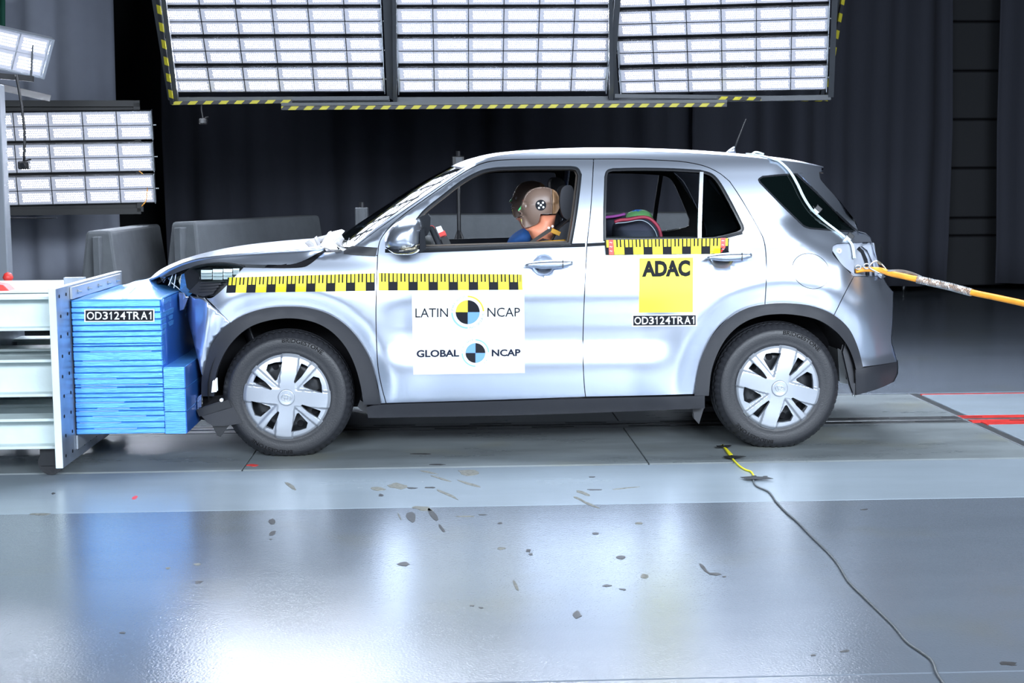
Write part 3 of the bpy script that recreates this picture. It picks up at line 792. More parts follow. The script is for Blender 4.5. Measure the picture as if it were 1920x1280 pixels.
quarter_o = outline([(652, 470), (700, 430), (760, 386), (820, 346), (868, 314)], roof_edge_px, [(1541, 313), (1540, 322), (1520, 325), (1500, 325)],
                    [(1500, 325), (1540, 362), (1580, 403), (1608, 434)], [(1608, 434), (1622, 438), (1632, 446), (1636, 454)],
                    [(1636, 454), (1642, 470), (1648, 495), (1655, 518)], [(1655, 518), (1601, 518)], [(1601, 518), (1585, 548), (1563, 592)],
                    [(1563, 592), (1530, 578), (1485, 571), (1450, 572), (1434, 573)], rear_back[::-1], rear_top[::-1], door_gap_top[::-1], front_edge[::-1], [(708, 479), (652, 470)])
fender_o = outline([(456, 501), (520, 502), (562, 501), (580, 495), (607, 473)], [(607, 473), (652, 470)], [(652, 470), (708, 479)], fgap[::-1], [(724, 756), (713, 757)],
                   [(713, 757), (706, 715), (690, 668), (668, 632), (640, 604), (608, 587), (570, 579), (530, 577), (490, 583), (460, 594), (434, 608)],
                   [(434, 608), (410, 583), (386, 559)], [(386, 559), (400, 556), (422, 537), (444, 514), (456, 501)])
farch_out = [(378, 742), (380, 700), (391, 660), (410, 627), (434, 604), (462, 588), (500, 577), (540, 574), (580, 577), (620, 590), (655, 615), (682, 650), (700, 690), (714, 757)]
farch_in = [(682, 758), (676, 720), (664, 680), (645, 645), (618, 618), (585, 602), (545, 596), (505, 600), (468, 613), (438, 638), (418, 668), (405, 705), (402, 742)]
rarch_out = [(1301, 741), (1307, 700), (1318, 662), (1338, 625), (1366, 596), (1400, 577), (1440, 569), (1482, 568), (1525, 574), (1562, 590), (1590, 615), (1607, 650), (1617, 688)]
rarch_in = [(1604, 692), (1596, 665), (1583, 640), (1563, 618), (1535, 600), (1500, 591), (1462, 588), (1425, 592), (1392, 605), (1365, 628), (1346, 658), (1333, 695), (1328, 741)]
rbump_o = outline([(1601, 518), (1655, 518)], [(1655, 518), (1664, 534), (1675, 547)], [(1675, 547), (1674, 600), (1672, 640), (1680, 662), (1683, 679)], [(1683, 679), (1650, 684), (1617, 688)],
                  [(1617, 688), (1607, 650), (1590, 615), (1563, 592)], [(1563, 592), (1585, 548), (1601, 518)])
rlow_o = outline([(1603, 691), (1650, 684), (1684, 678)], [(1684, 678), (1684, 700), (1676, 716)], [(1676, 716), (1645, 729), (1604, 741)], [(1604, 741), (1603, 691)])
rocker_o = outline([(687, 762), (724, 757), (900, 752), (1098, 746), (1321, 741)], [(1321, 741), (1321, 765)], [(1321, 765), (1000, 777), (690, 783)], [(690, 783), (687, 762)])

fo = offset_poly(front_open, 6); ro = offset_poly(rear_open, 5)
SIDE = {}
fd = panel('front_door', front_door_o, [fo])
rd = panel('rear_door', rear_door_o, [ro])
qp = panel('quarter_panel', quarter_o, [qwin, offset_poly(tail, .5)])
fe = panel('fender', fender_o)
panel('rear_bumper', rbump_o)
panel('bumper_skirt', rlow_o, m='cladding', off=-.006, thick=.05, step=.03, gap=.001)
rk = panel('rocker_panel', rocker_o, m='cladding', off=-.012, thick=.08, step=.05, gap=.001)
panel('wheel_arch_trim', outline(farch_out, [farch_out[-1], farch_in[0]], farch_in, [farch_in[-1], farch_out[0]]), m='cladding', off=-.014, thick=.06, step=.04, gap=0)
panel('wheel_arch_trim', outline(rarch_out, [rarch_out[-1], rarch_in[0]], rarch_in, [rarch_in[-1], rarch_out[0]]), m='cladding', off=-.014, thick=.06, step=.04, gap=0)
# far side of the same car
def lower(P, d, yref): return [(x, y+d if y > yref else y) for x, y in P]
fdf = panel('front_door', front_door_o, [lower(fo, 12, 440)], mirror=True, step=.09)
rdf = panel('rear_door', rear_door_o, [lower(ro, 10, 425)], mirror=True, step=.09)
panel('quarter_panel', quarter_o, [qwin], mirror=True, step=.09)
panel('fender', fender_o, mirror=True, step=.09)
panel('rear_bumper', rbump_o, mirror=True, step=.06)
panel('bumper_skirt', rlow_o, m='cladding', off=-.006, thick=.05, step=.06, mirror=True)
panel('rocker_panel', rocker_o, m='cladding', off=-.012, thick=.08, step=.09, mirror=True)
panel('wheel_arch_trim', outline(farch_out, [farch_out[-1], farch_in[0]], farch_in, [farch_in[-1], farch_out[0]]), m='cladding', off=-.014, thick=.05, step=.09, mirror=True)
panel('wheel_arch_trim', outline(rarch_out, [rarch_out[-1], rarch_in[0]], rarch_in, [rarch_in[-1], rarch_out[0]]), m='cladding', off=-.014, thick=.05, step=.09, mirror=True)
# window rubber, belt mouldings, panes
def ring(name, opening, d0, d1, m, parent, off, thick, mirror=False):
    return panel(name, offset_poly(opening, d0), [offset_poly(opening, d1)], m=m, parent=parent, off=off, thick=thick, step=None, gap=0, mirror=mirror)
for mir, a, b_ in ((False, fd, rd), (True, fdf, rdf)):
    front_open_, rear_open_ = (front_open, rear_open) if not mir else (lower(front_open, 12, 440), lower(rear_open, 10, 425))
    ring('window_trim', front_open_, 6.5, 3.2, 'gloss_black', a, .001, .02, mir); ring('window_seal', front_open_, 3.4, -.5, 'black', a, .008, .05, mir)
    ring('window_trim', rear_open_, 5.5, 2.8, 'gloss_black', b_, .001, .02, mir); ring('window_seal', rear_open_, 3.0, -.5, 'black', b_, .008, .05, mir)
# inner door frames (headliner-coloured pillar linings)
panel('pillar_lining', [(790, 470), (776, 412), (868, 338), (925, 311), (1095, 310), (1085, 470)], [offset_poly(front_open, -2.5)], m='headlining', off=.075, thick=.01, step=None, gap=0)
panel('pillar_lining', [(1120, 470), (1125, 312), (1330, 315), (1400, 425), (1390, 470)], [offset_poly(rear_open, -2)], m='interior', off=.075, thick=.01, step=None, gap=0)
panel('pillar_lining', [(720, 500), (776, 405), (868, 330), (925, 305), (1100, 304), (1095, 500)], [offset_poly(lower(front_open, 12, 440), -3)], m='interior', off=.06, thick=.02, step=None, gap=0, mirror=True)
panel('pillar_lining', [(1100, 500), (1113, 304), (1330, 308), (1420, 425), (1420, 500)], [offset_poly(lower(rear_open, 10, 425), -3)], m='interior', off=.06, thick=.02, step=None, gap=0, mirror=True)
def strip_px(name, pts, wpx, m, parent, off, thick=.012, mirror=False):
    A = [np.array(p, float) for p in pts]; up = []; dn = []
    for i, p in enumerate(A):
        t = A[min(i+1, len(A)-1)]-A[max(i-1, 0)]; t /= np.linalg.norm(t); n = np.array([-t[1], t[0]]); up.append(p+n*wpx/2); dn.append(p-n*wpx/2)
    return panel(name, [tuple(p) for p in up+dn[::-1]], m=m, parent=parent, off=off, thick=thick, step=None, gap=0, mirror=mirror)
strip_px('belt_moulding', [(722, 470), (780, 470.5), (900, 466), (1000, 462), (1097, 459)], 7, 'gloss_black', fd, -.004)
strip_px('belt_highlight', [(790, 467.5), (900, 464), (1000, 460), (1070, 457.5)], 2.2, 'chrome', fd, -.006, .004)
strip_px('belt_moulding', [(1101, 459), (1136, 457), (1240, 454), (1340, 449), (1392, 436)], 6, 'gloss_black', rd, -.004)
strip_px('sill_highlight', [(786, 475), (900, 472), (1067, 467)], 4, 'chrome', fdf, .050, mirror=True)
strip_px('sill_highlight', [(1140, 457), (1312, 456), (1385, 444)], 3, 'chrome', rdf, .050, mirror=True)
strip_px('division_bar', [(1316, 322), (1313, 400), (1312, 446)], 7, 'zinc', rd, .004, .02)
strip_px('division_bar', [(1316, 322), (1313, 400), (1312, 446)], 9, 'black', rdf, .004, .02, mirror=True)
fixed = outline([(1318, 323), (1334, 330), (1346, 343), (1362, 370), (1378, 400), (1390, 424)], [(1390, 424), (1388, 432), (1370, 438)], [(1370, 438), (1316, 446)], [(1316, 446), (1318, 323)])
panel('quarter_glass', fixed, m='tint', parent=rd, off=.012, thick=.004, step=.05, gap=0)
panel('window_glass', outline([(1137, 436), (1144, 432), (1200, 432), (1260, 433), (1309, 437)], [(1309, 437), (1309, 460)], [(1309, 460), (1137, 460)], [(1137, 460), (1137, 436)]), m='clear', parent=rd, off=.012, thick=.004, step=.05, gap=0)
panel('quarter_window', offset_poly(qwin, -.6), m='glass', off=.003, thick=.01, step=.04, gap=0)
ring('window_seal', qwin, 1.5, -1.6, 'gloss_black', qp, -.001, .01)
# hatch pillar (silver blade behind the quarter window)
panel('hatch_blade', outline([(1498, 325), (1536, 322)], [(1536, 322), (1538, 335), (1548, 348)], [(1548, 348), (1575, 377), (1600, 408), (1610, 434)], [(1610, 434), (1606, 434), (1560, 388), (1498, 325)]), off=-.004, thick=.05, step=.03, gap=0)
strip_px('hatch_seal', [(1493, 326), (1530, 360), (1570, 399), (1607, 434)], 4, 'gloss_black', qp, -.006)
# fuel flap
fl_c = [(1520.5+34.5*math.cos(t)+3*math.sin(t), 508+32.5*math.sin(t)+2*math.cos(t)) for t in np.linspace(0, 2*math.pi, 40, endpoint=False)]
panel('fuel_flap', fl_c, off=-.0016, thick=.004, step=.03, gap=0)
ring('flap_gap', fl_c, 1.1, -.2, 'black', qp, -.0006, .002)
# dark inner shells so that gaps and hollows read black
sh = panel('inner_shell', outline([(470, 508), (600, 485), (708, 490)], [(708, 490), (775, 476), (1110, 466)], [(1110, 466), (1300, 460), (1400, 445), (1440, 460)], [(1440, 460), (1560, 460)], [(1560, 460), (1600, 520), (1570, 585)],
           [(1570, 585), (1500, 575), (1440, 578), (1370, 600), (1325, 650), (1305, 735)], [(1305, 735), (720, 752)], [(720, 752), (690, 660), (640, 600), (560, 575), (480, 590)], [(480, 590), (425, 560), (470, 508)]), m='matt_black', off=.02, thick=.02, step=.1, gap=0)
# ---- roof
def loft(name, rows, m, parent=car, flip=False, thick=0):
    """rows: list of equal-length point lists"""
    nu, nv = len(rows), len(rows[0]); V = [p for r in rows for p in r]
    o = mesh(name, V, grid_faces(nu, nv, flip), M[m], parent, True)
    if thick: o.modifiers.new('s', 'SOLIDIFY').thickness = thick
    return o
re_l = [on_s(*p) for p in catmull(roof_edge_px, 4)]
roof_mid_px = [(846, 311), (862, 304), (885, 296), (925, 287), (980, 281.5), (1050, 277.5), (1130, 276), (1200, 277), (1270, 279.5), (1330, 283), (1390, 288), (1440, 293), (1490, 300), (1545, 312)]
mid = [lpx(p[0], p[1], MID-.18) for p in catmull(roof_mid_px, 4)]
rows = []
for e_, c_ in zip(re_l, mid):
    row = []
    ye = e_[1]
    for k in range(25):
        t = k/24; y = ye+(WID-2*ye)*t; q = min(abs(y-MID)/(MID-ye), 1)
        zz = c_[2]-(c_[2]-e_[2])*q**2.6; xx = c_[0]-(c_[0]-e_[0])*q**2.2
        row.append((xx, y, zz))
    rows.append(row)
rf = loft('roof', rows, 'paint', thick=.012)
loft('headlining', [[(x, y, z-.035) for x, y, z in r[1:-1]] for r in rows], 'headlining')
# ---- windscreen
we = [on_s(*p) for p in catmull([(664, 464), (705, 433), (765, 390), (825, 349), (872, 317)], 12)]
wc = [lpx(p[0], p[1], MID-.15) for p in catmull([(618, 458), (668, 421), (730, 380), (790, 342), (850, 309)], 12)]
rows = []
for e_, c_ in zip(we, wc):
    row = []
    for k in range(61):
        y = e_[1]+(WID-2*e_[1])*k/60; q = min(abs(y-MID)/(MID-e_[1]), 1)
        row.append((c_[0]-(c_[0]-e_[0])*q**2.1, y, c_[2]-(c_[2]-e_[2])*q**2.1))
    rows.append(row)
ws = loft('windscreen', rows, 'screen')
# black band round the glass
loft('glass_border', [[(x-.002, y, z+.002) for x, y, z in r] for r in rows[:5]], 'gloss_black', ws)
loft('glass_border', [[(x-.002, y, z+.002) for x, y, z in r[:3]] for r in rows], 'gloss_black', ws)
loft('glass_border', [[(x-.002, y, z+.002) for x, y, z in r[-3:]] for r in rows], 'gloss_black', ws)
# ---- bonnet (top skin and side wall)
crease_px = catmull([(300, 519), (318, 508), (345, 496), (380, 487), (430, 481), (500, 475), (570, 471), (608, 468)], 5)
sil_px = catmull([(296, 521), (316, 504), (342, 491), (376, 479), (425, 468), (485, 461), (545, 455), (600, 450)], 5)
low_px = catmull([(301, 521), (322, 515), (350, 504), (385, 496), (432, 494.5), (500, 496), (555, 493.5), (604, 470)], 5)
def cy(i, n): t = i/(n-1); return .07+.33*(1-t)**2.2
n = len(crease_px); rows = []; side = []; CR = []
for i in range(n):
    y0 = cy(i, n); a = lpx(*crease_px[i], y0); b_ = lpx(*sil_px[i], MID+.15); l_ = lpx(*low_px[i], max(y0-.035, .03)); CR.append(a)
    row = []
    for k in range(21):
        y = y0+(WID-2*y0)*k/20; q = min(abs(y-MID)/(MID-y0), 1)
        row.append((b_[0]-(b_[0]-a[0])*q**2, y, b_[2]-(b_[2]-a[2])*q**2.4))
    rows.append(row)
    side.append([l_, l_+(a-l_)*.5+np.array([0, -.006, 0]), a+(l_-a)*.08, a])
bon = loft('bonnet', rows, 'paint', thick=-.01)
loft('bonnet_side', side, 'paint', bon, flip=True)
loft('bonnet_side', [[(p[0], WID-p[1], p[2]) for p in r] for r in side], 'paint', bon)
loft('bonnet_underside', [[(x, y, z-.03) for x, y, z in r] for r in rows], 'matt_black', bon)
# torn lip hanging from the bonnet tip
for (x, y, x2, y2, x3, y3) in ((300, 519, 306, 530, 311, 519), (311, 517, 318, 526, 322, 514), (320, 515, 317, 537, 325, 518), (324, 516, 326, 535, 331, 514)):
    a, b_, c = lpx(x, y, .40), lpx(x2, y2, .38), lpx(x3, y3, .38)
    o = mesh('torn_edge', [a, b_, c], [(0, 1, 2)], M['paint'], bon); o.modifiers.new('s', 'SOLIDIFY').thickness = .006
# ---- cowl: crumpled panel and scuttle between bonnet and glass
V = [];
cw = [[(600, 452), (612, 447), (626, 440), (636, 432)], [(603, 458), (618, 452), (630, 446), (641, 440)], [(608, 466), (624, 462), (640, 462), (652, 460)], [(612, 471), (630, 471), (648, 470), (660, 468)]]
for i, r in enumerate(cw):
    for j, p in enumerate(r): V.append(lpx(p[0], p[1], [.75, .5, .25, .10][i]+.03*((i*j) % 2)))
mesh('scuttle', V, grid_faces(4, 4, True), M['cladding'], car)
def sheet_px(name, pts, m, parent=car, th=.004):
    """folded sheet: pts (px,py,y) fan"""
    V = [lpx(a, b_, y) for a, b_, y in pts]; n = len(V)
    c = sum(V)/n + np.array([0, -.012, .0]); V.append(c)
    o = mesh(name, V, [(i, (i+1) % n, n) for i in range(n)], M[m], parent); o.modifiers.new('s', 'SOLIDIFY').thickness = th; return o
sheet_px('crumpled_panel', [(600, 462, .12), (616, 436, .3), (621, 434, .32), (624, 450, .2), (632, 463, .12), (641, 469, .09), (620, 469, .09)], 'zinc')
sheet_px('crumpled_panel', [(594, 446, .4), (618, 440, .45), (608, 452, .35), (596, 458, .3)], 'cladding')
sheet_px('crumpled_panel', [(621, 436, .36), (640, 431, .5), (646, 434, .5), (634, 447, .3), (627, 452, .25)], 'zinc')
sheet_px('crumpled_panel', [(589, 447, .35), (594, 443, .4), (601, 460, .25), (596, 463, .2)], 'cladding')
sheet_px('crumpled_panel', [(572, 456, .25), (580, 451, .3), (588, 458, .25), (590, 465, .18), (580, 464, .18)], 'cladding')
MB().tube([lpx(600, 468, .1), lpx(612, 452, .2), lpx(618, 436, .34)], .005, 6).build('hinge_arm', M['chrome'], car, smooth=True)
MB().tube([lpx(618, 438, .3), lpx(624, 455, .2), lpx(637, 468, .08)], .006, 6).build('hinge_arm', M['chrome'], car, smooth=True)
MB().tube([lpx(614, 450, .22), lpx(622, 447, .24)], .003, 6).build('hinge_arm', M['zinc'], car, smooth=True)
panel('cowl_trim', outline([(645, 470), (657, 462), (665, 461)], [(665, 461), (708, 464)], [(708, 464), (704, 480)], [(704, 480), (670, 478), (645, 475)], [(645, 475), (645, 470)]), m='cladding', off=-.010, thick=.03, step=None, gap=0)
panel('cowl_trim', [(626, 470), (640, 468), (642, 471), (630, 473)], m='cladding', off=-.004, thick=.02, step=None, gap=0)
# ---- rear end: spoiler, hatch, bumper across the car
def cross(px_list, name, m, bulge, parent=car, n=15, flip=False, pw=2.2, off=0.0):
    E_ = [on_s(*p, off) for p in px_list]; rows = []
    for e_ in E_:
        rows.append([(e_[0]+bulge*(1-(abs(y-MID)/(MID-e_[1]))**pw), y, e_[2]) for y in [e_[1]+(WID-2*e_[1])*k/(n-1) for k in range(n)]])
    return loft(name, rows, m, parent, flip)
cross([(1541, 313), (1545, 317), (1540, 322), (1515, 325)], 'spoiler', 'paint', .02)
ht = cross([(1536, 322), (1540, 340), (1575, 377), (1604, 414), (1610, 434)], 'hatch_glass', 'glass', .02)
cross([(1608, 434), (1622, 438), (1632, 446), (1640, 470), (1655, 518)], 'tailgate', 'paint', .06)
cross([(1655, 518), (1664, 534), (1675, 547), (1674, 600), (1672, 640), (1683, 679)], 'bumper_centre', 'paint', .07)
cross([(1684, 678), (1684, 700), (1676, 716), (1645, 722)], 'bumper_skirt', 'cladding', .07, off=-.006)
# tail lamp recess with the screw, hollow and torn inner skin
panel('lamp_recess', outline([(1562, 470), (1563, 462), (1571, 458)], [(1571, 458), (1600, 456), (1606, 458), (1602, 480), (1603, 515)], [(1603, 515), (1580, 496), (1562, 470)]), m='inner_silver', off=.012, thick=.01, step=.03, gap=0)
sc_ = on_s(1573, 470, .008); MB().tube([sc_+[0, .008, 0], sc_+[0, -.006, 0]], .013, 16).build('screw', M['led_white'], car)
MB().tube([sc_+[0, -.004, 0], sc_+[0, -.0075, 0]], .003, 10).build('screw_hole', M['black'], car)
panel('lamp_hollow', [(1600, 456), (1645, 456), (1656, 518), (1600, 519)], m='inner_silver', off=.055, thick=.01, step=.05, gap=0)
V = []
for t in np.linspace(0, 1, 10):
    a = np.array([1613+25*math.sin(t*1.5), 465+50*t]); V.append(a)
strip_px('inner_rib', [(1612, 463), (1622, 472), (1629, 488), (1632, 505), (1633, 518)], 6, 'steel_black', qp, .048)
panel('inner_flange', [(1633, 455), (1640, 458), (1648, 490), (1654, 518), (1644, 518), (1640, 492), (1630, 470), (1620, 462)], m='inner_silver', off=.03, thick=.006, step=None, gap=0)
panel('inner_flange', [(1600, 457), (1620, 455), (1606, 470), (1602, 492), (1600, 480)], m='inner_silver', off=.02, thick=.006, step=None, gap=0)
sheet_px('torn_flange', [(1645, 516, .2), (1652, 512, .22), (1660, 519, .2), (1652, 522, .18)], 'paint', car, .002)
far_tail = [lpx(1641, 456, 1.35), lpx(1652, 458, 1.4), lpx(1655, 466, 1.42), lpx(1654, 490, 1.42), lpx(1644, 505, 1.35)]
mesh('tail_lamp', far_tail+[p+np.array([.0, .15, 0]) for p in far_tail], [(0, 4, 3, 2, 1), (5, 6, 7, 8, 9)]+[(i, (i+1) % 5, 5+(i+1) % 5, 5+i) for i in range(5)], M['gloss_black'], car)
# ---- front: lamp, grille, crushed bumper
def sheet(name, pts, m, y, parent=car, th=.006, yf=None):
    V = [lpx(p[0], p[1], (y if len(p) < 3 else p[2])) for p in pts]; n = len(V); V.append(sum(V)/n)
    o = mesh(name, V, [(i, (i+1) % n, n) for i in range(n)], M[m], parent, False); o.modifiers.new('s', 'SOLIDIFY').thickness = th; return o
hl = panel('headlamp', outline([(343, 512), (360, 500), (384, 494.5), (412, 492), (438, 494), (458, 500)], [(458, 500), (445, 513), (424, 536), (401, 556)], [(401, 556), (384, 556), (362, 552), (348, 540)], [(348, 540), (343, 512)]), m='black', off=.034, thick=.03, step=.05, gap=0)
for (xa_, xb_, ya_, yb_) in ((377, 398, 506, 523), (399, 418, 504.5, 524), (419, 436, 504, 523), (437, 449, 503, 514)):
    for (v0, v1) in ((0, .32), (.36, .66), (.70, 1)):
        y0_, y1_ = ya_+(yb_-ya_)*v0, ya_+(yb_-ya_)*v1; S0 = lambda x, y, o_: on_s(x, y, o_)
        V = [S0(xa_, y0_, .030), S0(xb_, y0_, .030), S0(xb_-1, y1_, .012), S0(xa_, y1_, .012)]
        o = mesh('reflector', V, [(3, 2, 1, 0)], M['reflector'], hl); o.modifiers.new('s', 'SOLIDIFY').thickness = .002
panel('lamp_lens', outline([(356, 503), (384, 495.5), (412, 493), (438, 495), (456, 501)], [(456, 501), (446, 511), (428, 530)], [(428, 530), (400, 529), (376, 528)], [(376, 528), (372, 512), (356, 503)]), m='clear', parent=hl, off=-.004, thick=.003, step=.03, gap=0)
strip_px('brow', [(362, 502), (390, 496.5), (425, 496), (455, 500.5)], 3.2, 'gloss_black', hl, -.002)
strip_px('brow_highlight', [(392, 500.5), (425, 500), (446, 501.5)], 1.8, 'chrome', hl, -.004)
for k in range(4):
    strip_px('slat', [(376-k*1, 530+k*5.6), (400, 529+k*5.4), (420-k*5, 527+k*5.2)], 2.0, 'cladding', hl, .002)
panel('bumper_grille', [(352, 548), (372, 528), (416, 526), (398, 552), (380, 556)], m='cladding', off=.012, thick=.02, step=None, gap=0)
# silver bumper corner, bent
bc = outline([(342, 562), (352, 556), (384, 558)], [(384, 558), (410, 583), (434, 607)], [(434, 607), (411, 627), (392, 660), (382, 700), (379, 700)], [(379, 700), (372, 670), (360, 635), (346, 612), (336, 592)], [(336, 592), (342, 562)])
pts = [tuple(on_s(*p)[[0, 2]]) for p in bc]; vv, ff = cdt(pts, (), .02); V = []
xr = on_s(362, 600)[0]
for x, z in vv:
    y = S(x, z)+.004
    y -= .03*math.exp(-((x-xr-.03-.05*math.sin((z-.5)*6))/.045)**2)
    y += .16*sst(xr+.01, xr-.10, x) if x < xr else 0
    y += max(0, (xr-x))*1.1
    y += .008*math.sin(x*38+z*13)*sst(-.45, -.38, x)*0
    V.append((x, y, z))
o = mesh('front_bumper', V, ff, M['paint'], car, True); o.modifiers.new('s', 'SOLIDIFY').thickness = .004
rows = []
for z, x in ((.26, -.44), (.45, -.50), (.62, -.56), (.78, -.60), (.90, -.60)):
    rows.append([(x+.16-.16*(1-(abs(y-MID)/(MID-.2))**2.5)+(.24*(1-sst(.72, 1.05, y))), y, z) for y in np.linspace(.26, WID-.2, 12)])
loft('front_bumper', rows, 'cladding', car, True, thick=.01)
sheet('grey_bracket', [(337, 548, .16), (346, 549, .14), (349, 556, .12), (354, 556, .12), (345, 580, .14), (339, 582, .16)], 'zinc', .16)
sheet('film_shard', [(341, 515, .30), (349, 511, .26), (366, 513, .2), (372, 527, .18), (368, 545, .16), (352, 556, .16), (338, 545, .28)], 'blue', .2, th=.003)
for q in ([(318, 513), (326, 508), (330, 528), (322, 536)], [(328, 518), (341, 512), (341, 545), (330, 535)], [(324, 533), (340, 526), (344, 549), (341, 547)]):
    o = sheet('film_shard', [(a, b_, .34-.01*i) for i, (a, b_) in enumerate(q)], 'clear', .3, th=.002)
for q in (((322, 530), (341, 546)), ((341, 514), (340, 546)), ((326, 510), (316, 535)), ((330, 512), (326, 540))):
    MB().tube([lpx(*q[0], .30), lpx(*q[1], .29)], .0022, 5).build('shard_edge', M['led_white'], car)
# under-bumper spoiler pushed against the front tyre, and bracketry behind it
def prism(name, pts, y0, y1, m, parent=car):
    V = [lpx(a, b_, y0) for a, b_ in pts]; V2 = [np.array([p[0], y1, p[2]]) for p in V]; n = len(V)
    f = [tuple(range(n))[::-1] if poly_area([(p[0], p[2]) for p in V]) < 0 else tuple(range(n)), tuple(n+i for i in range(n))]
    f += [(i, n+i, n+(i+1) % n, (i+1) % n) for i in range(n)]
    o = mesh(name, V+V2, f, M[m], parent); bv = o.modifiers.new('b', 'BEVEL'); bv.width = .004; bv.segments = 2; return o
prism('air_dam', [(371, 770), (430, 752), (453, 792), (421, 797), (400, 797), (388, 789)], .03, .40, 'cladding')
prism('air_dam_rib', [(370, 769), (427, 751), (432, 762), (374, 779)], .018, .06, 'black')
prism('hanging_clip', [(398, 795), (428, 797), (416, 812), (413, 817), (408, 815), (404, 806)], .06, .12, 'black')
prism('bumper_bracket', [(371, 747), (376, 743), (376, 767), (372, 768)], .05, .09, 'chrome')
prism('arch_bracket', [(400, 715), (404, 712), (405, 733), (398, 734)], .04, .08, 'led_white')
q = lpx(415, 750, .03); MB().tube([q+[0, .02, 0], q], .009, 12).build('clip', M['led_white'], car)
prism('radiator_mass', [(372, 745), (420, 742), (420, 790), (376, 785)], .12, .5, 'matt_black')
prism('jacking_point', [(1300, 766), (1318, 766), (1310, 792), (1303, 784)], .12, .16, 'cladding')
prism('jacking_point', [(676, 752), (690, 762), (690, 775), (672, 762)], .12, .3, 'cladding')
# ---- wheel housings, underbody, bulkheads, seats, dashboard
for wx in (0.0, WX2):
    V = []; n = 26
    for i in range(n):
        t = math.pi*(.0+1.04*i/(n-1)); V += [(wx+.395*math.cos(t), .03, .335+.395*math.sin(t)), (wx+.395*math.cos(t), .42, .335+.395*math.sin(t))]
    mesh('wheel_housing', V, grid_faces(n, 2), M['matt_black'], car)
    V2 = [(x, WID-y, z) for x, y, z in V]; mesh('wheel_housing', V2, grid_faces(n, 2), M['matt_black'], car)
    mesh('housing_wall', [(wx-.40, .40, .25), (wx+.40, .40, .25), (wx+.40, .40, .74), (wx-.40, .40, .74)], [(0, 1, 2, 3)], M['matt_black'], car)
MB().box((-.42, .42, .19), (WX2+.42, WID-.42, .30), .02).build('underbody', M['matt_black'], car)
MB().box((.42, .10, .20), (2.08, WID-.10, .30), .02).build('floor_pan', M['matt_black'], car)
MB().box((-.40, .12, .74), (.50, WID-.12, .86), .03).build('engine_bay', M['matt_black'], car)
MB().box((.40, .10, .30), (.44, WID-.10, 1.0)).build('bulkhead', M['matt_black'], car)
MB().tube([(WX2, .2, .25), (WX2, WID-.2, .25)], .04, 10).build('rear_axle', M['matt_black'], car)
MB().tube([(WX2+.25, .3, .27), (WX2+.25, .75, .27)], .09, 14).build('exhaust_box', M['zinc'], car, smooth=True)
prism('rear_valance', [(1585, 648), (1602, 700), (1602, 738), (1596, 722), (1582, 660)], .05, .09, 'cladding')
prism('mud_liner', [(1572, 655), (1582, 660), (1592, 705), (1588, 718), (1576, 716)], .20, .6, 'zinc')
# dash and steering wheel
V = []
for x, z in ((.50, .82), (.52, 1.02), (.62, 1.075), (.74, 1.06), (.80, .98), (.80, .80)): V += [(x, .12, z), (x, WID-.12, z)]
mesh('dashboard', V, grid_faces(6, 2), M['interior'], car)
swc = lpx(836, 452, .46); tl = R_(24)
st = MB(); P = [swc+np.array([-.185*math.sin(t)*math.sin(tl), .185*math.cos(t), .185*math.sin(t)*math.cos(tl)])-np.array([0, 0, .10]) for t in np.linspace(0, 2*math.pi, 33)]
st.tube(P, .015, 8, False); stw = st.build('steering_wheel', M['seat'], car, smooth=True)
MB().tube([P[7]*.0+P[8]+(P[7]-P[8])*.3, P[8]*1+(P[9]-P[8])*.3], .0165, 10).build('rim_tape', M['red'], stw)
MB().tube([swc-[0, 0, .10], swc+[-.25, 0, -.2]], .03, 8).build('steering_column', M['interior'], stw)
prism('steering_marker', [(819, 427), (826, 425), (832, 437), (825, 441)], .44, .47, 'led_white')
prism('steering_marker', [(824, 438), (833, 434), (836, 441), (827, 445)], .435, .475, 'red')
prism('steering_marker', [(827, 445), (836, 441), (846, 462), (836, 466)], .435, .475, 'black')
def seat(y0, xs, backz, lean, hz, hx, label=None, w_=.5):
    s = empty('seat', (0, 0, 0), 0, car)
    MB().box((xs-.52, y0-w_/2, .42), (xs, y0+w_/2, .58), .05).build('cushion', M['seat'], s)
    b_ = MB().box((-.07, -w_/2, 0), (.07, w_/2, backz-.55), .05); b_.xf(Matrix.Translation((xs-.02, y0, .55)) @ Matrix.Rotation(lean, 4, 'Y')); b_.build('backrest', M['seat'], s)
    return s
s1 = seat(.45, 1.22, 1.10, R_(16), 0, 0); s2 = seat(1.24, 1.22, 1.12, R_(16), 0, 0)
def headrest(pts, y0, y1, s):
    P = catmull(pts, 4, True); prism('headrest', [tuple(p) for p in P], y0, y1, 'seat', s)
headrest([(1051, 372), (1054, 355), (1063, 348), (1073, 352), (1077, 380), (1073, 410), (1066, 412), (1057, 405), (1052, 390)], .33, .58, s1)
headrest([(1034, 345), (1040, 334), (1052, 336), (1060, 350), (1058, 375), (1048, 385), (1038, 370)], 1.12, 1.36, s2)
prism('seat_shoulder', [(1040, 448), (1052, 428), (1068, 415), (1085, 408), (1085, 465), (1040, 465)], .30, .62, 'seat', s1)
rs = empty('rear_bench', (0, 0, 0), 0, car)
MB().box((1.55, .15, .42), (2.05, WID-.15, .60), .05).build('cushion', M['seat'], rs)
b_ = MB().box((-.06, .15, 0), (.06, WID-.15, .42), .05); b_.xf(Matrix.Translation((2.08, 0, .58)) @ Matrix.Rotation(R_(18), 4, 'Y')); b_.build('backrest', M['seat'], rs)
# grab handles and belt webbing by the pillar
MB().tube(catmull([lpx(1030, 458, .34), lpx(1040, 440, .36), lpx(1052, 425, .33), lpx(1070, 408, .26)], 4), .004, 6).build('seat_belt', M['belt'], car, smooth=True)
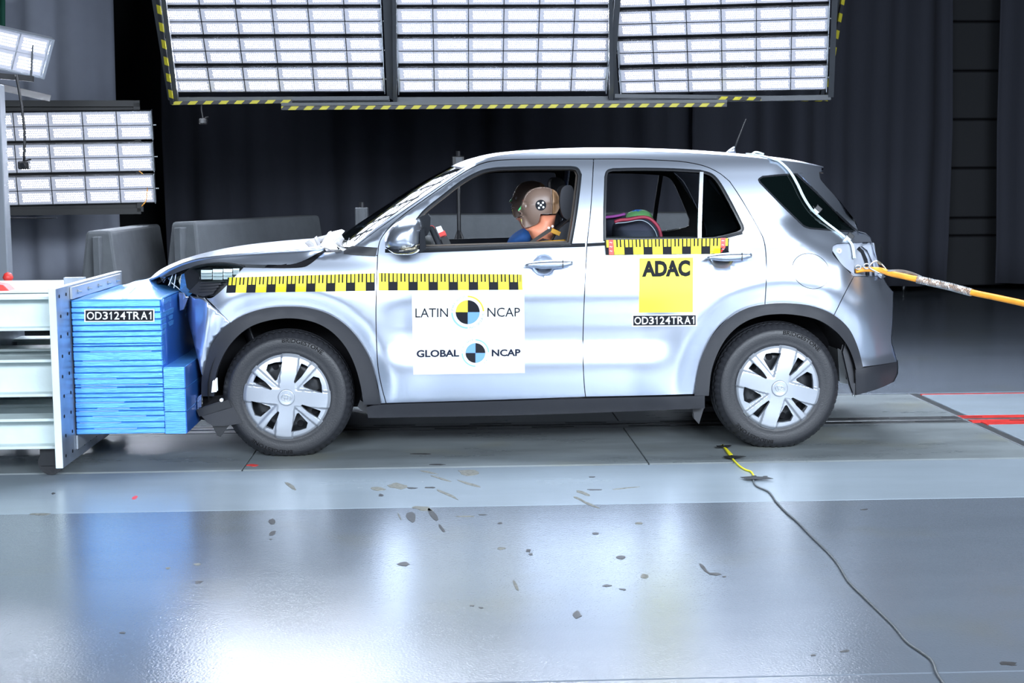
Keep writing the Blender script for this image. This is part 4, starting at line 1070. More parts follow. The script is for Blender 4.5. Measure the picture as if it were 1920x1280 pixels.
# ---- exterior mirror
mc = outline([(722, 462), (722, 446), (731, 428), (750, 414), (775, 410)], [(775, 410), (785, 415), (790, 432), (790, 458)], [(790, 458), (784, 472), (766, 478)], [(766, 478), (742, 476), (722, 462)])
def puff(name, pts, y_mid, th, m, parent, step=.012, both=True):
    """closed rounded body from an outline"""
    O = [tuple(lpx(*p, y_mid)[[0, 2]]) for p in pts]; vv, ff = cdt(O, (), step)
    Lp = np.array(O); V = []; V2 = []
    A = Lp; B = np.roll(Lp, -1, 0); d = B-A; ln = (d*d).sum(1)+1e-12
    D = []
    for x, z in vv:
        q = np.array([x, z])-A; t = np.clip((q*d).sum(1)/ln, 0, 1); D.append(math.sqrt(((q-d*t[:, None])**2).sum(1).min()))
    mx_ = max(D)
    for (x, z), dd in zip(vv, D):
        h = th*math.sqrt(max(0, 1-(1-min(dd/mx_, 1))**2)); V.append((x, y_mid-h, z)); V2.append((x, y_mid+h*(1 if both else .2)+.0005, z))
    n = len(V)
    return mesh(name, V+V2, ff+[tuple(i+n for i in f)[::-1] for f in ff], M[m], parent, True)
mir = puff('door_mirror', mc, -.10, .095, 'paint', car)
puff('lower_shell', outline([(722, 463), (745, 462), (790, 452)], [(790, 452), (788, 466), (780, 474), (766, 478)], [(766, 478), (740, 476), (722, 463)]), -.115, .088, 'gloss_black', mir)
puff('indicator_lens', outline([(742, 463), (765, 459), (788, 454)], [(788, 454), (786, 465), (778, 471), (760, 474)], [(760, 474), (750, 470), (742, 463)]), -.128, .08, 'mirror_amber', mir)
prism('mirror_glass', [(789, 432), (794, 430), (797, 466), (788, 472)], -.16, -.02, 'gloss_black', mir)
prism('mirror_arm', [(730, 462), (760, 460), (770, 474), (745, 475)], -.06, .05, 'cladding', mir)
prism('sail_trim', [(780, 412), (802, 402), (806, 408), (805, 430), (800, 440), (790, 445), (786, 466), (780, 466)], .055, .075, 'gloss_black', fd)

# ---- door handles over their bowls
def dhandle(x0, x1, yc, parent):
    pts = outline([(x0, yc+2), (x0+14, yc-5), (x0+38, yc-8), (x1-15, yc-9), (x1-3, yc-8)], [(x1-3, yc-8), (x1, yc-5), (x1, yc+1)], [(x1, yc+1), (x1-22, yc+6), (x0+30, yc+7), (x0, yc+2)])
    o = puff('door_handle', pts, -.024, .018, 'paint', parent, .008)
    prism('lock_cover_gap', [(x1-19, yc-8), (x1-18, yc-8), (x1-18, yc+5.5), (x1-19, yc+5.5)], -.042, -.030, 'black', o)
    for xx in (x0+12, x1-12):
        q = lpx(xx, yc, 0); MB().box((q[0]-.012, -.024, q[2]-.008), (q[0]+.012, .02, q[2]+.008), .004).build('handle_mount', M['paint'], o)
dhandle(981, 1074, 496, fd); dhandle(1321, 1410, 482, rd)
# ---- lettering and stickers
_tc = {}
def glyphs(txt, weight=0.0):
    """flat outline text: vertices with cap height 1, faces, width"""
    k = (txt, weight)
    if k in _tc: return _tc[k]
    cu = bpy.data.curves.new('lettering', 'FONT'); cu.body = txt; cu.size = 1; cu.offset = weight; cu.resolution_u = 3
    cu.space_character = 1.0
    o = bpy.data.objects.new('lettering', cu); sc.collection.objects.link(o)
    dg = bpy.context.evaluated_depsgraph_get(); me = bpy.data.meshes.new_from_object(o.evaluated_get(dg))
    V = [(v.co.x, v.co.y) for v in me.vertices]; Fc = [tuple(p.vertices) for p in me.polygons]
    bpy.data.objects.remove(o); bpy.data.curves.remove(cu); bpy.data.meshes.remove(me)
    x0 = min(v[0] for v in V); x1 = max(v[0] for v in V); y0 = min(v[1] for v in V); y1 = max(v[1] for v in V)
    V = [((x-x0)/(x1-x0), (y-y0)/(y1-y0)) for x, y in V]
    _tc[k] = (V, Fc); return _tc[k]
def face_out(V, Fc, want):
    out = []
    for f in Fc:
        a, b_, c = (np.array(V[f[i]]) for i in range(3)); nn = np.cross(b_-a, c-a)
        out.append(f if nn @ want >= 0 else f[::-1])
    return out
def text_px(name, txt, quad, m, parent, off, weight=0.0, place=None):
    """quad = left, right, top, bottom pixel box, or 4 corners tl,tr,br,bl"""
    V, Fc = glyphs(txt, weight)
    if len(quad) == 4 and not hasattr(quad[0], '__len__'):
        l, r, t, b_ = quad; quad = ((l, t), (r, t), (r, b_), (l, b_))
    tl, tr, br, bl = [np.array(q, float) for q in quad]
    P = [(bl*(1-u)+br*u)*(1-v)+(tl*(1-u)+tr*u)*v for u, v in V]
    place = place or (lambda x, y: on_s(x, y, off))
    W = [place(*p) for p in P]
    return mesh(name, W, face_out(W, Fc, np.array([0, -1., 0])), M[m], parent)
def poly_px(name, pts, m, parent, off, place=None, step=None):
    """thin sticker with its own thickness"""
    place = place or (lambda x, y: on_s(x, y, off)); L = list(pts)
    vv, ff = cdt(L if poly_area(L) > 0 else L[::-1], (), step)
    W = [place(*p) for p in vv]
    o = mesh(name, W, face_out(W, ff, np.array([0, -1., 0])), M[m], parent)
    return o
def bil(q, u, v):
    tl, tr, br, bl = [np.array(a, float) for a in q]; return tuple((tl*(1-u)+tr*u)*(1-v)+(bl*(1-u)+br*u)*v)
def rectgrid(name, q, m, parent, off, nu=8, nv=8, th=.0012):
    V = [on_s(*bil(q, i/nu, j/nv), off) for i in range(nu+1) for j in range(nv+1)]
    V2 = [p+np.array([0, th, 0]) for p in V]
    n = len(V); f = face_out(V, grid_faces(nu+1, nv+1), np.array([0, -1., 0]))
    ring_ = [i*(nv+1) for i in range(nu+1)]+[nu*(nv+1)+j for j in range(1, nv+1)]+[i*(nv+1)+nv for i in range(nu-1, -1, -1)]+[j for j in range(nv-1, 0, -1)]
    f += [(ring_[i], ring_[(i+1) % len(ring_)], n+ring_[(i+1) % len(ring_)], n+ring_[i]) for i in range(len(ring_))]
    return mesh(name, V+V2, f, M[m], parent, False)
def ruler(name, q, pitch, phase, parent, off, start_black=True):
    """yellow and black measuring tape; comb of ticks in the upper half"""
    tl, tr = np.array(q[0], float), np.array(q[1], float); L = np.linalg.norm(tr-tl); V = []; f = []; fm = []
    us = set([0., 1.]); k = 0; cells = []
    x = phase
    b_ = start_black
    while x < L:
        x1 = x+pitch*(.47 if b_ else .53); cells.append((max(x, 0), min(x1, L), b_)); x = x1; b_ = not b_
    def quadpx(x0, x1, v0, v1, k):
        na = max(1, int((x1-x0)/6)); nb_ = 3
        for ia in range(na):
            for ib in range(nb_):
                xa_, xb_ = x0+(x1-x0)*ia/na, x0+(x1-x0)*(ia+1)/na; va_, vb_ = v0+(v1-v0)*ib/nb_, v0+(v1-v0)*(ib+1)/nb_
                nn = len(V); c = [bil(q, xa_/L, va_), bil(q, xb_/L, va_), bil(q, xb_/L, vb_), bil(q, xa_/L, vb_)]
                V.extend(on_s(*p, off) for p in c); f.append((nn, nn+3, nn+2, nn+1)); fm.append(k)
    for x0, x1, blk in cells:
        if x1-x0 < .3: continue
        quadpx(x0, x1, .5, 1, 0 if blk else 1)
        if x1-x0 < 4: quadpx(x0, x1, 0, .5, 0 if blk else 1); continue
        w5 = (x1-x0)/5
        if blk: seq = [0, 1, 0, 1, 0]; ws_ = [.8, 1.5, .7, 1.4, .6]
        else: seq = [1, 0, 1, 0, 1]; ws_ = [1.3, .7, 1.0, .7, 1.3]
        xx = x0
        for k_, w_ in zip(seq, ws_): quadpx(xx, xx+w5*w_, 0, .5, k_); xx += w5*w_
    f = face_out(V, f, np.array([0, -1., 0]))
    return mesh(name, V, f, [M['ink'], M['yellow']], parent, False, fm)
RUL = ruler
q1 = [(427, 520), (703, 512), (703, 545), (424, 549)]
r1 = rectgrid('measuring_tape', q1, 'yellow', car, -.0014, 40, 8, .001); RUL('tape_print', q1, 37.0, 0, r1, -.0032)
q2 = [(710, 511.5), (979, 514), (980, 543), (710, 544.5)]
r2 = rectgrid('measuring_tape', q2, 'yellow', car, -.0014, 40, 8, .001); RUL('tape_print', q2, 37.6, -2, r2, -.0032, False)
q3 = [(1134, 450), (1367, 446.5), (1366, 475), (1136, 477.5)]
def tape3(x, y): return on_s(x, y, -.010)
V = []
r3 = rectgrid('measuring_tape', q3, 'yellow', car, -.0085, 30, 6, .001); RUL('tape_print', q3, 36.4, -1, r3, -.0105)
for qx in ([(1141, 449.5), (1150, 449.5), (1151, 477.5), (1142, 477.5)], [(1351, 446), (1361, 446), (1360, 464), (1352, 474)]):
    rt = rectgrid('red_tape', qx, 'red', r3, -.0118, 4, 6, .001)
    for k in range(3): text_px('tape_mark', '~', (qx[0][0]+2, qx[0][0]+7, qx[0][1]+4+k*8, qx[0][1]+6+k*8), 'white', r3, -.0135)
# laboratory sticker on the front door
qn = [(772, 546), (983, 543.5), (984, 699), (775, 702)]
st = rectgrid('round_logo_sticker', qn, 'white', car, -.0018, 8, 60, .0012); st['label'] = 'white sticker with two rows of lettering around quartered discs'
O1 = -.0042
text_px('lettering', 'LATIN', ((779, 578), (840, 577.5), (840, 594), (779, 595)), 'grey_ink', st, O1, .0)
text_px('lettering', 'NCAP', ((914, 576.5), (975, 576.5), (975, 593.5), (914, 594)), 'grey_ink', st, O1, .0)
text_px('lettering', 'GLOBAL', ((781, 656), (861, 655), (861, 668.5), (781, 670)), 'navy_ink', st, O1, .035)
text_px('lettering', 'NCAP', ((922, 655), (976, 654), (976, 667.5), (922, 668)), 'navy_ink', st, O1, .035)
def sector(cx, cy_, r0, r1, a0, a1, m, n=14):
    A = np.radians(np.linspace(a0, a1, n))
    P = [(cx+r1*math.cos(a), cy_-r1*math.sin(a)) for a in A]
    P += [(cx+r0*math.cos(a), cy_-r0*math.sin(a)) for a in A[::-1]] if r0 > 0 else [(cx, cy_)]
    poly_px('logo_sector', P, m, st, O1)
for (cx, cy_, r, cols) in ((877, 585, 22.5, ('ink', 'yellow_ink', 'ink', 'sky_ink')), (891.5, 661.5, 18.5, ('ink', 'sky_ink', 'ink', 'sky_ink'))):
    for k in range(4): sector(cx, cy_, 0, r, 90*k+.01, 90*k+90, cols[k])
sector(877, 585, 28, 31, 3, 90, 'yellow_ink'); sector(877, 585, 28, 31, 182, 270, 'sky_ink2')
sector(891.5, 661.5, 23.5, 26, 3, 90, 'sky_ink2'); sector(891.5, 661.5, 23.5, 26, 182, 270, 'sky_ink2')
def arc_text(txt, cx, cy_, r, a0, a1, h, m, inward=False):
    n = len(txt)
    for i, ch in enumerate(txt):
        if ch == ' ': continue
        a = R_(a0+(a1-a0)*(i+.5)/n); V, Fc = glyphs(ch, 0)
        wd = h*(.28 if ch in 'I1' else .75); ex = np.array([math.sin(a), math.cos(a)])*(1 if not inward else -1); ey = np.array([math.cos(a), -math.sin(a)])*(1 if not inward else -1)
        c = np.array([cx+r*math.cos(a), cy_-r*math.sin(a)])
        P = [c+ex*(u-.5)*wd+ey*(v-.5)*h for u, v in V]; W = [on_s(*p, O1) for p in P]
        mesh('small_letter', W, face_out(W, Fc, np.array([0, -1., 0])), M[m], st)
arc_text('PARA AUTOS', 877, 585, 29.5, 174, 98, 4.6, 'light_ink'); arc_text('MÁS SEGUROS', 877, 585, 29.5, 276, 356, 4.6, 'light_ink', True)
arc_text('FOR SAFER', 891.5, 661.5, 25, 174, 98, 4.0, 'light_ink'); arc_text('CARS', 891.5, 661.5, 25, 290, 350, 4.0, 'light_ink', True)
qa = [(1199, 484), (1300, 482.5), (1299, 585), (1198, 586)]
ad = rectgrid('yellow_sticker', qa, 'yellow_adac', car, -.0018, 6, 40, .0012); ad['label'] = 'plain yellow square sticker with bold black lettering on top'
text_px('lettering', 'ADAC', ((1204, 489), (1294, 487), (1294, 518), (1204, 519)), 'ink', ad, O1, .05)
ADV = {'O': .76, 'D': .70, '3': .56, '1': .50, '2': .56, '4': .57, 'T': .62, 'R': .70, 'A': .70}
def code_text(q, m, parent, place):
    txt = 'OD3124TRA1'; tot = sum(ADV[c] for c in txt); x = 0
    for ch in txt:
        u0, u1 = (x+.045)/tot, (x+ADV[ch]-.045)/tot; x += ADV[ch]
        if ch == '1': V = [(.42, 0), (.68, 0), (.68, 1), (.50, 1), (.12, .78), (.12, .62), (.42, .76)]; Fc = [(0, 1, 2, 6), (2, 3, 4, 5, 6)]
        else: V, Fc = glyphs(ch, .014)
        W = [place(*bil(q, u0+(u1-u0)*u, 1-v)) for u, v in V]
        mesh('character', W, face_out(W, Fc, np.array([0, -1., 0])), M[m], parent)
def code_label(q, place_parent, off, place=None):
    if place is None:
        b_ = rectgrid('code_label', q, 'white', place_parent, off, 6, 10, .001)
        rectgrid('label_field', [bil(q, .02, .08), bil(q, .98, .08), bil(q, .98, .92), bil(q, .02, .92)], 'ink', b_, off-.0010, 6, 10, .0004)
        code_text([bil(q, .03, .18), bil(q, .985, .18), bil(q, .985, .82), bil(q, .03, .82)], 'white', b_, lambda x, y: on_s(x, y, off-.0024))
    return b_
lb = code_label([(1185, 590), (1307, 589), (1307, 611), (1185, 612)], car, -.0022); lb['label'] = 'small black label lettered OD3124TRA1'

# ---- wheels
def lathe(prof, n=72, mod=None):
    V = []
    for i in range(n):
        t = 2*math.pi*i/n
        for k, (r, y) in enumerate(prof):
            rr = r+(mod(i, k) if mod else 0); V.append((rr*math.cos(t), y, rr*math.sin(t)))
    m_ = len(prof); f = []
    for i in range(n):
        for k in range(m_-1):
            a = (i*m_+k, ((i+1) % n)*m_+k, ((i+1) % n)*m_+k+1, i*m_+k+1); f.append(a)
    return V, f
def wheel(cx, cz, y0, spin, name_label=None, near=True, flip=False):
    e = empty('wheel', (cx, y0, cz), 0, car)
    if flip: e.scale = (1, -1, 1)
    prof = [(.205, .016), (.222, .006), (.232, .0035), (.236, .0045), (.250, .001), (.268, -.001), (.285, .000), (.298, .004), (.300, .0065), (.309, .013), (.318, .023), (.3255, .036), (.3285, .046), (.3225, .048), (.3225, .053), (.3305, .055), (.333, .085), (.326, .088), (.326, .096), (.334, .1), (.334, .125), (.326, .128), (.326, .136), (.332, .139), (.327, .17), (.31, .192), (.27, .203), (.22, .195)]
    def tread(i, k):
        if 9 <= k <= 12 and i % 3 == 0: return -.007
        if 15 <= k <= 16 and i % 2 == 1: return -.003
        return 0
    V, f = lathe(prof, 180, tread); V = [(x, y, max(z, -cz+.002)) for x, y, z in V]
    ty = mesh('tyre', V, f, M['rubber'], e, True)
    if near:
        for r_, a0 in ((.284, spin+12), (.284, spin+192)):
            V, Fc = glyphs('BRIDGESTONE', .02); W = []
            for u, v in V:
                a = R_(a0-22+44*u); rr = r_-.009+.020*v; W.append((rr*math.sin(a), -.0022+(.003 if rr > .289 else 0), rr*math.cos(a)))
            mesh('sidewall_lettering', W, face_out(W, Fc, np.array([0, -1., 0])), M['rubber_mark'], e)
    # black steel rim behind the cover
    prof = [(.218, .012), (.215, .05), (.205, .07), (.195, .075), (.17, .055), (.14, .05), (.11, .06), (.08, .05), (.0005, .05)]
    V, f = lathe(prof, 48); mesh('steel_rim', V, f, M['steel_black'], e, True)
    if near:
        for k in range(10):
            a = R_(spin+k*36+8); c = (.158*math.sin(a), .0, .158*math.cos(a))
            MB().tube([(c[0], .048, c[2]), (c[0], .056, c[2])], .017, 14).build('rim_hole', M['matt_black'], e)
        for k in range(5):
            a = R_(spin+k*72); MB().tube([(.055*math.sin(a), .03, .055*math.cos(a)), (.055*math.sin(a), .05, .055*math.cos(a))], .012, 6).build('wheel_nut', M['zinc'], e)
    # cover: 4 broad blades, 4 slim spokes
    RR = .2195; out = [(RR*math.cos(t), RR*math.sin(t)) for t in np.linspace(0, 2*math.pi, 96, endpoint=False)]
    slit = [(.265, .80), (.43, .735), (.30, .50), (.165, .335), (.135, .37), (.20, .60)]
    big = [(.565, .525), (.70, .50), (.765, .35), (.80, .165), (.56, .205), (.37, .255), (.345, .30)]
    rec1 = [(.285, .905), (.53, .80), (.33, .49), (.15, .29), (.10, .33)]
    holes = []
    def rt(P, k, s_=1.0):
        a = -R_(spin+90*k); return [(RR*(x*math.cos(a)-y*math.sin(a)), RR*(x*math.sin(a)+y*math.cos(a))) for x, y in P]
    for k in range(4): holes += [rt(slit, k), rt(big, k)]
    # raised blades follow a height field
    sp = -R_(spin)
    def hgt(x, z):
        r = math.hypot(x, z)/RR; a = (math.degrees(math.atan2(x, z))-spin) % 90
        h = -.012-.020*(1-r**2.2)
        if r > .93: h += .012*sst(.93, 1.0, r)
        # blade centred on 0 deg (width falls toward the hub), slim spoke running to ~36 deg
        ab = a if a < 45 else a-90
        lat = r*math.sin(R_(ab)); wb = .175
        rise = 1-sst(wb, wb+.045, abs(lat+.0)) if r > .2 else 1
        sl = r*math.sin(R_(a-36.5)); off_ = -.035
        rise2 = (1-sst(.055, .10, abs(sl+.02+.0*r))) if .25 < r else 0
        lift = max(rise, rise2*.8)
        if r > .2: h += .014*(1-lift)*sst(.2, .35, r)
        return h
    vv, ff = cdt(out, holes, .0045 if near else .012); V = [(x, hgt(x, z), z) for x, z in vv]; Fc = list(ff)
    for L in [out]+holes:
        n0 = len(V); n = len(L); V += [(x, hgt(x, z), z) for x, z in L]+[(x, hgt(x, z)+(.022 if L is not out else .012), z) for x, z in L]
        Fc += [(n0+i, n0+(i+1) % n, n0+n+(i+1) % n, n0+n+i) for i in range(n)]
    cv = mesh('wheel_cover', V, Fc, M['cover'], e, True)
    cv.data.set_sharp_from_angle(angle=R_(38))
    V, f = lathe([(.043, -.028), (.0415, -.038), (.037, -.0405), (.033, -.0392), (.0005, -.0395)], 40); mesh('hub_cap', V, f, M['cover'], e, True)
    if near:
        s = MB(); a = -R_(spin+3)
        for (ox, oz, rx, rz) in ((0, 0, .024, .0165), (0, 0, .0075, .0155), (0, .0065, .0155, .0082)):
            s.tube([(ox*math.cos(a)-oz*math.sin(a)+rx*math.cos(t)*math.cos(a)-rz*math.sin(t)*math.sin(a), -.0405, oz*math.cos(a)+rx*math.cos(t)*math.sin(a)+rz*math.sin(t)*math.cos(a)) for t in np.linspace(0, 2*math.pi, 25)], .0016, 6, False)
        s.build('emblem', M['zinc'], e, smooth=True)
    return e
FZ = float(lpx(537, 745, .0)[2]); fx = float(lpx(537, 745, .0)[0]); RZ = float(lpx(1462, 728, .0)[2]); rx_ = float(lpx(1462, 728, .0)[0])
wheel(fx, FZ, .036, 6); wheel(rx_, RZ, .036, 14.5)
wheel(.03, FZ, WID-.036, 20, near=False, flip=True); wheel(WX2, RZ, WID-.036, 50, near=False, flip=True)

# ---- aerial
q0 = lpx(1372, 285, MID); ae = puff('aerial', outline([(1359, 287), (1366, 281), (1375, 275), (1378, 276), (1380, 287)], [(1380, 287), (1359, 287)]), MID, .02, 'paint', car, .008)
MB().tube([lpx(1377, 279, MID), lpx(1385, 258, MID), lpx(1399, 223, MID)], [.0045, .0035, .0025], 8).build('rod', M['frame_black'], ae, smooth=True)

# ================================================================== THINGS ON AND IN THE CAR
def L2W(p): return RL.T @ np.array(p) + CO
# ribbon cable taped over the rear quarter
e = empty('sensor_cable', CO, YAW); tag(e, 'pale twin cable taped across the rear quarter window', 'cable')
cab = [(1398, 286), (1420, 290), (1442, 295), (1462, 303), (1480, 320), (1494, 343), (1506, 368), (1517, 386), (1526, 397), (1545, 414), (1566, 430), (1585, 445), (1596, 456), (1600, 468), (1602, 484)]
P = [on_s(x, y, -.012) for x, y in cab[3:]]; P = [lpx(1400, 288, .42), lpx(1425, 291, .36), on_s(1446, 297, -.008)]+P
for k in (-.004, .004): MB().tube([p+np.array([k, 0, 0]) for p in catmull(P, 4)], .0042, 6).build('lead', M['cable_pale'], e, smooth=True)
for (x, y) in ((1529, 397), (1589, 448)):
    c = on_s(x, y, -.014); d = R_(40); s = MB(); s.box((-.016, -.004, -.012), (.016, .006, .012), .002); s.xf(Matrix.Translation(c) @ Matrix.Rotation(d, 4, 'Y')); s.build('clip', M['white'] if 0 else M['alu'], e)
    c = on_s(x+5, y-5, -.012); s = MB(); s.box((-.018, -.004, -.016), (.018, .006, .016), .002); s.xf(Matrix.Translation(c) @ Matrix.Rotation(d, 4, 'Y')); s.build('black_pad', M['tape_black'], e)
MB().tube(catmull([lpx(1410, 289, .3), lpx(1418, 285, .32), lpx(1432, 289, .3)], 4), .006, 6).build('tape_lump', M['cable_pale'], e, smooth=True)
# orange umbilical with its wire grip
e = empty('umbilical_cable', CO, YAW); tag(e, 'thick orange cable running from the tail lamp opening to the right', 'cable')
op = [(1604, 508, .14), (1622, 505, .13), (1650, 506, .10), (1668, 512, .06), (1700, 519, .0), (1740, 528, -.06), (1780, 537, -.12), (1822, 548, -.20), (1870, 558, -.30), (1925, 570, -.42), (2000, 588, -.6)]
P = catmull([lpx(a, b_, y) for a, b_, y in op], 6)
MB().tube(P, [.012+.0035*min(1, i/20) for i in range(len(P))], 14).build('sheath', M['orange'], e, smooth=True)
i0 = 6*5-3; i1 = 6*7+1; s = MB()
seg = P[i0:i1]; 
def helix(dirn, ph, rad=.0185, wr=.0016):
    out = []; N_ = 90
    for k in range(N_+1):
        t = k/N_*(len(seg)-1); i = min(int(t), len(seg)-2); p = seg[i]+(seg[i+1]-seg[i])*(t-i); tg = seg[i+1]-seg[i]; tg /= np.linalg.norm(tg)
        a = np.cross(tg, [0, 0, 1.]); a /= np.linalg.norm(a); b_ = np.cross(tg, a); th = ph+dirn*k/N_*2*math.pi*4.2
        out.append(p+rad*(a*math.cos(th)+b_*math.sin(th)))
    s.tube(out, wr, 4, False)
for k in range(9): helix(1, k*.698); helix(-1, k*.698+.3)
s.build('wire_grip', M['zinc'], e)
s = MB()
for k in range(5):
    o_ = (k-2)*1.6; s.tube(catmull([lpx(1664, 507+o_*.3, .05), lpx(1690, 509+o_, .03), lpx(1710, 512+o_*.5, .0), lpx(1728, 521+o_, -.04)], 5), .0017, 5)
s.build('wire_strand', M['zinc'], e)
MB().tube(catmull([lpx(*p, .10) for p in ((1629, 499), (1636, 492), (1644, 489), (1652, 494), (1660, 503), (1661, 509), (1655, 513), (1643, 509), (1632, 503), (1629, 499))], 4), .0042, 8).build('carabiner', M['zinc'], e, smooth=True)
MB().tube([lpx(1645, 490, .09), lpx(1652, 495, .09)], .0065, 8).build('gate_sleeve', M['mirror_amber'], e)
for (cx, cy_, r) in ((1625, 499, 6), (1609, 501, 5)):
    MB().tube([lpx(cx+r*math.cos(t), cy_+r*math.sin(t)*.8, .11) for t in np.linspace(0, 2*math.pi, 17)], .0033, 6, False).build('ring', M['zinc'], e, smooth=True)
MB().tube([lpx(1603, 501, .13), lpx(1619, 500, .12)], .0035, 6).build('link', M['zinc'], e)

# dummies
def dummy(ym, k, dx, dy, label, shirt, name='crash_test_dummy'):
    T = lambda P: [((x-1010)*k+1010+dx, (y-385)*k+385+dy) for x, y in P]
    base = lpx(*T([(1025, 470)])[0], ym); e = empty(name, L2W([base[0], ym, 0]), YAW); sh = -np.array([base[0], ym, 0])
    def mv(o, pr=None):
        for v in o.data.vertices: v.co = v.co+Vector(sh)
        return o
    face = T(outline([(1034, 354), (1024, 351), (1010, 351), (997, 355), (988, 362), (983, 370), (980.5, 376), (979, 380), (977.5, 385), (974, 390), (971, 394.5), (973, 397), (976.5, 398.5)],
                     [(976.5, 398.5), (977, 401), (974.8, 403.5), (977, 405.5), (975, 408), (977.5, 410.5), (976.5, 414), (978, 420), (982, 426.5)], [(982, 426.5), (992, 425), (1004, 420), (1009, 415)], [(1009, 415), (1011.5, 400)], [(1011.5, 400), (1034, 400.5)], [(1034, 400.5), (1034, 354)], seg=4))
    cap = T(outline([(1034.4, 354), (1042, 359), (1047, 368), (1049, 379), (1047, 391), (1042, 400)], [(1042, 400), (1034.4, 400.4)], [(1034.4, 400.4), (1034.4, 354)], seg=4))
    # head half width from distance to the head's rim
    def headpart(nm, pts, m, par):
        O = [tuple(lpx(*p, ym)[[0, 2]]) for p in pts]; O = O if poly_area(O) > 0 else O[::-1]
        vv, ff = cdt(O, (), .007)
        c = lpx(*T([(1014, 381)])[0], ym); V = []; W2 = []
        for x, z in vv:
            u = (x-c[0])/.102; v_ = (z-c[2])/.094
            if v_ < 0: v_ = (z-c[2])/.150; u = (x-c[0]+.012)/.100
            q = u*u+v_*v_; h = .079*math.sqrt(max(0, 1-min(q, 1)**1.25))
            if x < c[0]-.07: h = max(h, .0)
            h = max(h, .012+.030*sst(-.115, -.085, x-c[0])*(1 if z < c[2]+.03 else .6))
            # eye socket and cheek
            ex_, ez_ = lpx(*T([(984.5, 384)])[0], ym)[[0, 2]]; h -= .013*math.exp(-((x-ex_)/.010)**2-((z-ez_)/.012)**2)
            ex_, ez_ = lpx(*T([(983, 404)])[0], ym)[[0, 2]]; h -= .006*math.exp(-((x-ex_)/.008)**2-((z-ez_)/.009)**2)
            V.append((x, ym-h, z)); W2.append((x, ym+h, z))
        n = len(V); side_ = []
        bset = {}
        for i, (x, z) in enumerate(vv): bset[(round(x, 6), round(z, 6))] = i
        ring_ = []
        for x, z in O:
            j = min(range(len(vv)), key=lambda i: (vv[i][0]-x)**2+(vv[i][1]-z)**2); ring_.append(j)
        for a, b_ in zip(ring_, ring_[1:]+ring_[:1]):
            if a != b_: side_.append((a, b_, n+b_, n+a))
        return mv(mesh(nm, V+W2, ff+[tuple(i+n for i in f)[::-1] for f in ff]+side_, M[m], par, True))
    hd = headpart('head', face, 'skin_brown', e); skc = headpart('skull_cap', cap, 'skin_brown2', hd)
    for sgn in (-1, 1):
        ep = lpx(*T([(984.8, 386)])[0], ym); s_ = MB()
        s_.tube([(ep[0], ym+sgn*.048, ep[2]-.009), (ep[0]-.001, ym+sgn*.051, ep[2]-.004), (ep[0]-.001, ym+sgn*.052, ep[2]+.002), (ep[0], ym+sgn*.050, ep[2]+.008)], [.002, .0065, .0065, .002], 10)
        mv(s_.build('eye', M['skin_pale'], hd, smooth=True))
        lp_ = lpx(*T([(979.5, 405.6)])[0], ym); mv(MB().tube([(lp_[0]-.006, ym+sgn*.022, lp_[2]), (lp_[0]+.004, ym+sgn*.034, lp_[2]-.001)], [.0022, .001], 6).build('lip', M['skin_pale'], hd, smooth=True))
    # neck
    nk = [(1013, 402), (1043, 402), (1039, 420), (1039, 446), (1036, 456), (1004, 456), (997, 446), (991, 434), (984, 429), (1007, 417)]
    mv(puff('neck', T(nk), ym, .066, 'neck', e, .012))
    # marks: target disc, coloured contact paint
    dc = lpx(*T([(1012, 384)])[0], ym); s = MB(); s.tube([(dc[0], ym-.0785, dc[2]), (dc[0], ym-.0815, dc[2])], .0285*1.0, 24); t_ = mv(s.build('target_disc', M['ink'], hd))
    for a, b_ in ((0, 0), (-.013, .010), (.011, .013), (-.010, -.014), (.013, -.011)):
        mv(MB().tube([(dc[0]+a, ym-.081, dc[2]+b_), (dc[0]+a, ym-.083, dc[2]+b_)], .0058, 12).build('target_dot', M['white'], hd))
    for nm, pp, m_ in (('nose_paint', [(977.8, 385), (980.5, 384), (978, 391), (972, 395), (971.3, 394)], 'face_green'), ('brow_paint', [(980.3, 375), (985, 373), (985, 377), (981.2, 378)], 'face_red'), ('chin_paint', [(976.7, 411), (979.5, 411), (980.5, 421), (978.5, 421)], 'face_yellow')):
        c_ = T(pp); O = [lpx(x, y, ym-.020) for x, y in c_]; n = len(O)
        mv(mesh(nm, O+[p+np.array([0, .03, 0]) for p in O], [tuple(range(n))]+[(i, (i+1) % n, n+(i+1) % n, n+i) for i in range(n)], M[m_], hd))
    # one continuous body: trunk, arms, legs (skin modifier)
    nb = lpx(*T([(1022, 462)])[0], ym); X, Z = nb[0], nb[2]
    J = {'pel': (X+.02, 0, .66), 'wai': (X+.03, 0, .80), 'che': (X+.02, 0, Z-.14), 'nek': (X+.01, 0, Z-.03), 'ls': (X-.01, -.15, Z-.055), 'rs': (X-.01, .15, Z-.055),
         'le': (X-.20, -.20, Z-.24), 're': (X-.20, .20, Z-.24), 'lh': (X-.42, -.14, Z-.16), 'rh': (X-.42, .14, Z-.16), 'lf': (X-.49, -.13, Z-.12), 'rf': (X-.49, .13, Z-.12),
         'lp': (X-.02, -.09, .62), 'rp': (X-.02, .09, .62), 'lk': (X-.42, -.12, .66), 'rk': (X-.42, .12, .66), 'la': (X-.68, -.12, .38), 'ra': (X-.68, .12, .38), 'lt': (X-.80, -.12, .40), 'rt': (X-.80, .12, .40)}
    rad = {'pel': .13, 'wai': .12, 'che': .13, 'nek': .065, 'ls': .058, 'rs': .058, 'le': .045, 're': .045, 'lh': .03, 'rh': .03, 'lf': .028, 'rf': .028, 'lp': .085, 'rp': .085, 'lk': .06, 'rk': .06, 'la': .04, 'ra': .04, 'lt': .035, 'rt': .035}
